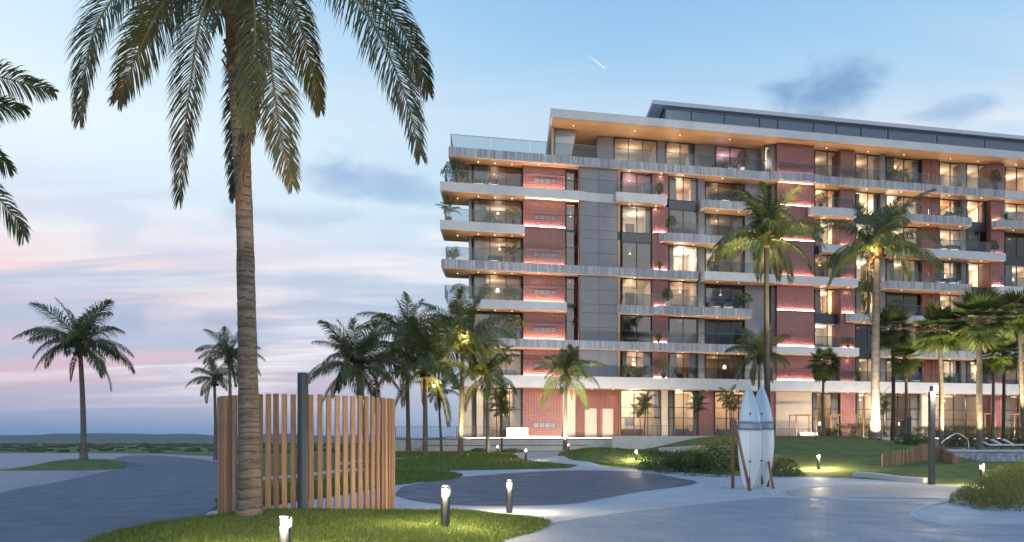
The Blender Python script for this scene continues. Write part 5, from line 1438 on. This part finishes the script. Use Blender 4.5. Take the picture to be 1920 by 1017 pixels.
# ------------------------------------------------------------------ pool corner
pe = empty('swimming_pool', (26, 44, 0), 'raised infinity pool with water spilling over its edge at the right', 'pool')
wz = .98
def zone(px, py): p = P(px, py, 1); return (wz - EYE) / (p.z - EYE) * p.y
poolw = [(x, y) for x, y in ((23.0, 40.5), (25, 38.2), (30, 36.0), (40, 35.0), (40, 47), (24.5, 47))]
mb = MB(); mb.add([(x, y, wz) for x, y in poolw], [tuple(range(len(poolw)))]); mb.build('water_surface', M['water'], pe)
mb = MB()
fl = [(23.0, 40.5), (25, 38.2), (30, 36.0), (40, 35.0)]
fl2 = smooth_loop([Vector((x, y, 0)) for x, y in fl], 30, False)
vs = []
for i, p in enumerate(fl2):
    o = .05 * math.sin(i * 1.7) + .03 * math.sin(i * 4.1)
    vs += [(p.x, p.y - .02 + o * .3, wz + .004), (p.x + .02, p.y - .16 + o, wz - .25), (p.x + .03, p.y - .22 + o, -.2)]
k = len(fl2)
mb.add(vs, [(3 * i + j, 3 * i + 3 + j, 3 * i + 4 + j, 3 * i + 1 + j) for i in range(k - 1) for j in range(2)])
mw = mat('falling_water', (.40, .45, .50), .2, (.16, .15, .16), 3.0, stretch=(3, 3, .2), bump=.4)
mb.build('waterfall', mw, pe, smooth=True)
mb = MB(); mb.box(22.5, 40, 47.02, 52, .2, 1.06); mb.build('deck', M['kerb'], pe)
mb = MB(); mb.box(24.0, 40, 46.6, 47.0, .2, 1.03); mb.build('coping', M['podium'], pe)
def lounger(label, px, Y, rz):
    p = P(px, 840, Y); p.z = 1.07; e = empty('sun_lounger', p, label, 'sun lounger', 'white sun loungers by the pool'); e.rotation_euler = (0, 0, rz)
    mb = MB(); mb.box(-.35, .35, -.95, .45, .26, .36); mb.build('seat', M['towel'], e, local=True)
    mb = MB(); mb.hexa([(-.35, .46, .26), (.35, .46, .26), (.35, .46, .36), (-.35, .46, .36), (-.35, 1.05, .60), (.35, 1.05, .60), (.35, 1.0, .70), (-.35, 1.0, .70)]); mb.build('backrest', M['towel'], e, local=True)
    for x, y in ((-.3, -.85), (.3, -.85), (-.3, .4), (.3, .4)):
        mb = MB(); mb.box(x - .03, x + .03, y - .03, y + .03, 0, .258); mb.build('leg', M['steel'], e, local=True)
lounger('left one of three white sun loungers on the pool deck', 1868, 49.2, 1.2); lounger('middle one of three white sun loungers on the pool deck', 1893, 49.0, 1.2); lounger('right one of three white sun loungers, at the picture edge', 1915, 48.8, 1.2)
hr = empty('handrail', P(1790, 838, 48.5), 'bent steel handrail at the pool steps beside the lamp post', 'handrail')
mb = MB(); rp = [P(x, y, 48.5) for x, y in ((1764, 832), (1775, 822), (1790, 814), (1797, 813), (1808, 819), (1815, 826), (1816, 842))]; mb.tube(smooth_loop(rp, 5, False), .035, 8); mb.build('tube', M['bright_steel'], hr, smooth=True)
pf = empty('picket_fence', G(1700, 866), 'low curved fence of bamboo pickets in the dip of the mound', 'fence')
fo = origin(pf); pk = MB(); pk.lathe([(.035, 0), (.038, .5), (.033, .97), (.01, 1.0)], 6); PK = pk.mesh('picket', M['bamboo'])
line = [(1655, 868, 852), (1672, 869, 848), (1700, 868, 842), (1730, 866, 835), (1742, 864, 832), (1765, 866, 838), (1785, 868, 848), (1796, 870, 856)]
wl = [(Vector(((px - CX) * Yq / F, Yq, 0)), by, ty, Yq) for (px, by, ty), Yq in zip(line, (36.6, 36.8, 37.4, 38.0, 38.4, 38.2, 37.4, 36.8))]
for i in range(62):
    f = i / 61 * (len(wl) - 1); a = min(int(f), len(wl) - 2); q = f - a
    p = wl[a][0].lerp(wl[a + 1][0], q); ty = wl[a][2] * (1 - q) + wl[a + 1][2] * q
    zt = EYE + (HY - ty) * p.y / F; zb = hill(p.x, p.y) - .1
    inst('picket', PK, pf, (p.x - fo.x, p.y - fo.y, zb - fo.z), (rs.uniform(-.03, .03), rs.uniform(-.03, .03), 0), (1, 1, max(.2, zt - zb)))
# timber frames on the terrace
def frame(label, px0, px1, py0, d):
    x0, x1 = XF(px0, d), XF(px1, d); z0 = 1.95; z1 = ZF(px0, py0, d); e = empty('timber_frame', (x0, BY(x0, d), z0), label, 'frame', 'timber frames on the terrace')
    for x in (x0, x1):
        for dd in (d, d + 1.6): part('post', M['rack_wood'], [(x - .05, x + .05, dd - .05, dd + .05, z0, z1 - .1)], e)
    for dd in (d, d + 1.6): part('beam', M['rack_wood'], [(x0 - .06, x1 + .06, dd - .06, dd + .06, z1 - .098, z1)], e)
frame('timber cabana frame before the beige ground floor wall', 1493, 1530, 777, -2.6); frame('timber cabana frame before the pink ground floor pier', 1571, 1619, 777, -2.6); frame('timber cabana frame near the right edge', 1902, 1935, 775, -2.6); frame('narrow timber frame beside the right pink pier', 1866, 1881, 774, -2.6)
x = XF(1515, -2.2); e = empty('daybed', (x, BY(x, -2.2), 1.95), 'white daybed under the timber frame by the beige wall', 'daybed')
part('base', M['rack_wood'], [(x - .9, x + .9, -2.4, -1.4, 1.96, 2.2)], e); part('mattress', M['towel'], [(x - .88, x + .88, -2.38, -1.42, 2.203, 2.42)], e)

# ------------------------------------------------------------------ balcony plants and chairs
def potted(label, px, level, d, kind, h, pot='pot_dark', w=None):
    x = XF(px, d); z = ZL[level] + .01; pos = (x, BY(x, d), z); w = w or h * .42
    e = empty('potted_plant', pos, label, 'potted plant', 'potted plants on the balconies')
    ph_ = min(.5, h * .28); r = ph_ * .5
    mb = MB(); mb.lathe([(r * .7, 0), (r, ph_), (r * .88, ph_ + .001), (r * .85, ph_ - .04)], 12, pos); mb.build('pot', M[pot], e)
    ms = {'bush': CL_GREEN, 'olive': CL_OLIVE, 'spike': SPIKE, 'grass': SPIKE_O, 'flower': FLOW, 'palm': None}[kind]
    if kind == 'palm':
        for i in range(10):
            s = h * .75 * rs.uniform(.8, 1.15); inst('frond', rs.choice(COCO[(0, 1, 1, 2, 2, 3, 3, 4, 4, 2)[i]]), e, (0, 0, ph_ + h * .25), (0, 0, i * 2.4), (s, s, s))
        mb = MB(); mb.tube([(x, pos[1], z + ph_ - .05), (x, pos[1], z + ph_ + h * .27)], .04, 6); mb.build('stem', M['stem'], e)
    else:
        lift = ph_ + (h * .18 if kind in ('bush', 'olive') and h > 1.2 else 0)
        inst('foliage', rs.choice(ms), e, (0, 0, lift), (0, 0, rs.random() * 6), (w, w, h - lift))
        mb = MB(); mb.tube([(x, pos[1], z + ph_ - .05), (x, pos[1], z + lift + .3)], .035, 6); mb.build('stem', M['stem'], e)
PP = [('bushy plant at the left corner of the sixth balcony level, under the roof terrace', 848, 6, .9, 'bush', 2.1, None, .95), ('trailing plant beside it at the sixth balcony corner', 866, 6, .8, 'spike', 1.3, None, .8),
      ('palm in a pot at the left corner of the fifth balcony level', 842, 5, .9, 'palm', 1.9, None, None), ('bush at the right end of the fifth left balcony', 962, 5, .7, 'olive', 1.7, None, .75), ('small bush in the middle of the fifth left balcony', 918, 5, 1.0, 'bush', 1.1, None, .6),
      ('broad plant at the left corner of the fourth balcony level', 850, 4, .9, 'spike', 1.5, None, 1.0), ('palm at the right end of the fourth left balcony', 963, 4, .7, 'palm', 1.8, None, None),
      ('dark bush at the left corner of the third balcony level', 862, 3, .9, 'bush', 1.4, None, .9), ('bush in the middle of the third left balcony', 912, 3, .9, 'bush', 1.5, None, .6), ('bush at the right end of the third left balcony', 958, 3, .8, 'bush', 1.4, None, .8),
      ('large round bush at the right end of the second left balcony', 966, 2, .6, 'olive', 1.9, None, 1.0), ('dark plant left on the second left balcony', 905, 2, .9, 'spike', 1.5, None, .8),
      ('pale flower spray in a dark pot before the narrow pink pier, top balcony', 1236, 6, -.1, 'flower', 1.2, 'pot_dark', .4), ('pale grass in a pot before the narrow pink pier, fourth level', 1237, 4, .2, 'grass', 1.0, 'pot_dark', .5), ('pale grass in a pot before the narrow pink pier, second level', 1235, 2, .2, 'grass', 1.2, 'pot_dark', .5),
      ('round tree in a tall dark pot before the narrow pink pier, first level', 1244, 1, .0, 'olive', 1.9, 'pot_dark', .55), ('dark bush at the left end of the fluted fifth level balcony', 1259, 5, .4, 'bush', 1.8, None, .5), ('green bush at the left end of the fluted third level balcony', 1252, 3, .2, 'bush', 1.7, 'pot_white', .5),
      ('small tree in a white urn on the roof terrace', 1391, 7, .8, 'bush', 2.1, 'pot_white', .6), ('dark palm on the fluted sixth level balcony', 1388, 6, .7, 'palm', 1.6, None, None), ('wide bush at the right end of the fluted third level balcony', 1392, 3, .6, 'bush', 1.7, None, .9), ('upright plant beside the second level windows', 1396, 2, .8, 'spike', 2.0, None, .6),
      ('red and white flowers in the first level window', 1178, 1, .2, 'flower', 1.2, None, .9), ('flowers beside the first level window centre', 1200, 1, .2, 'flower', .9, None, .6),
      ('bush on the white sixth level balcony right of the large pink pier', 1538, 6, .4, 'bush', 1.5, None, .7), ('round bright green bush on the fourth level right of the large pink pier', 1540, 4, .3, 'olive', 1.8, None, .7), ('red flowers in a pot on the second level right balcony', 1590, 2, .2, 'flower', 1.0, 'pot_terra', .6), ('agave-like plant in a tall dark pot on the first level', 1609, 1, .2, 'grass', 1.8, 'pot_dark', .6),
      ('tree in a dark pot on the top floor, right wing', 1679, 7, .8, 'palm', 2.0, None, None), ('yucca in a red pot at the right end of the fluted sixth level balcony', 1801, 6, .5, 'spike', 1.7, 'pot_terra', .5), ('tall bush on the top floor before the right pink pier', 1865, 7, .3, 'bush', 2.2, None, .6), ('flowering plant before the right pink pier, fifth level', 1863, 5, .3, 'flower', 1.3, 'pot_white', .5),
      ('tall cactus-like plant on the fluted fourth level balcony', 1798, 4, .6, 'spike', 2.1, 'pot_white', .35), ('low plant row on the first level, right wing', 1778, 1, .3, 'spike', .9, None, .9), ('dark vase plant at the far right sixth level', 1886, 6, .3, 'spike', 1.3, None, .4), ('leafy plant on the third level of the right wing', 1680, 3, .5, 'bush', 1.6, None, .9)]
for lab, px, lv, d, kd, h, pot, w in PP: potted(lab, px, lv, d, kd, h, pot or 'pot_dark', w)
def chair(label, px, level, d, rz, key='cushion'):
    x = XF(px, d); e = empty('armchair', (x, BY(x, d), ZL[level] + .01), label, 'armchair', 'armchairs on the balconies'); e.rotation_euler = (0, 0, rz)
    for nm, b, mt in (('seat', (-.36, .36, -.36, .36, .22, .44), key), ('backrest', (-.36, .36, .30, .44, .442, .82), key), ('armrest', (-.46, -.362, -.36, .44, .2, .6), 'furniture'), ('armrest', (.362, .46, -.36, .44, .2, .6), 'furniture')):
        mb = MB(); mb.box(*b); mb.build(nm, M[mt], e, local=True)
    for sx in (-.4, .4):
        for sy in (-.3, .36):
            mb = MB(); mb.box(sx - .025, sx + .025, sy - .025, sy + .025, 0, .199); mb.build('leg', M['furniture'], e, local=True)
for lab, px, lv, d, rz in (('blue-grey armchair left on the top left balcony', 898, 6, .9, .3), ('blue-grey armchair right on the top left balcony', 926, 6, .9, -.3), ('left of two armchairs on the roof terrace by the pink window', 1346, 7, .9, .2), ('right of two armchairs on the roof terrace by the white urn', 1372, 7, .9, -.2),
                           ('pale armchair on the fluted sixth level balcony', 1358, 6, .7, .1), ('left armchair at the dark third level window', 1341, 3, .7, .4), ('right armchair at the dark third level window', 1366, 3, .7, -.4), ('armchair on the fluted sixth balcony, right wing', 1784, 6, .6, .2),
                           ('left armchair on the white fifth level band, right wing', 1766, 5, .7, .3), ('right armchair on the white fifth level band, right wing', 1788, 5, .7, -.3), ('left armchair on the fluted fourth balcony, right wing', 1763, 4, .7, .3), ('right armchair on the fluted fourth balcony, right wing', 1784, 4, .7, -.2),
                           ('armchair on the top floor beside the potted tree', 1712, 7, .8, .2), ('armchair on the fourth left balcony', 925, 4, .9, .1), ('left armchair on the first level behind the short fan palm', 1684, 1, .7, .2), ('right armchair on the first level behind the short fan palm', 1716, 1, .7, -.2)):
    chair(lab, px, lv, d, rz)

# ------------------------------------------------------------------ the air between here and the far hills
hz = bpy.data.materials.new('thin_haze'); hz.use_nodes = True; t = hz.node_tree; t.nodes.clear()
pv = t.nodes.new('ShaderNodeVolumePrincipled'); pv.inputs['Color'].default_value = (.80, .88, 1.0, 1); pv.inputs['Density'].default_value = .00006; pv.inputs['Anisotropy'].default_value = .2
t.links.new(pv.outputs[0], t.nodes.new('ShaderNodeOutputMaterial').inputs['Volume'])
mb = MB(); mb.box(-9500, 9500, -400, 9500, -7, 125)
tag(mb.place('haze', hz, (0, 3000, -7)), 'thin blue evening haze over the lagoon', 'haze', None, 'stuff')
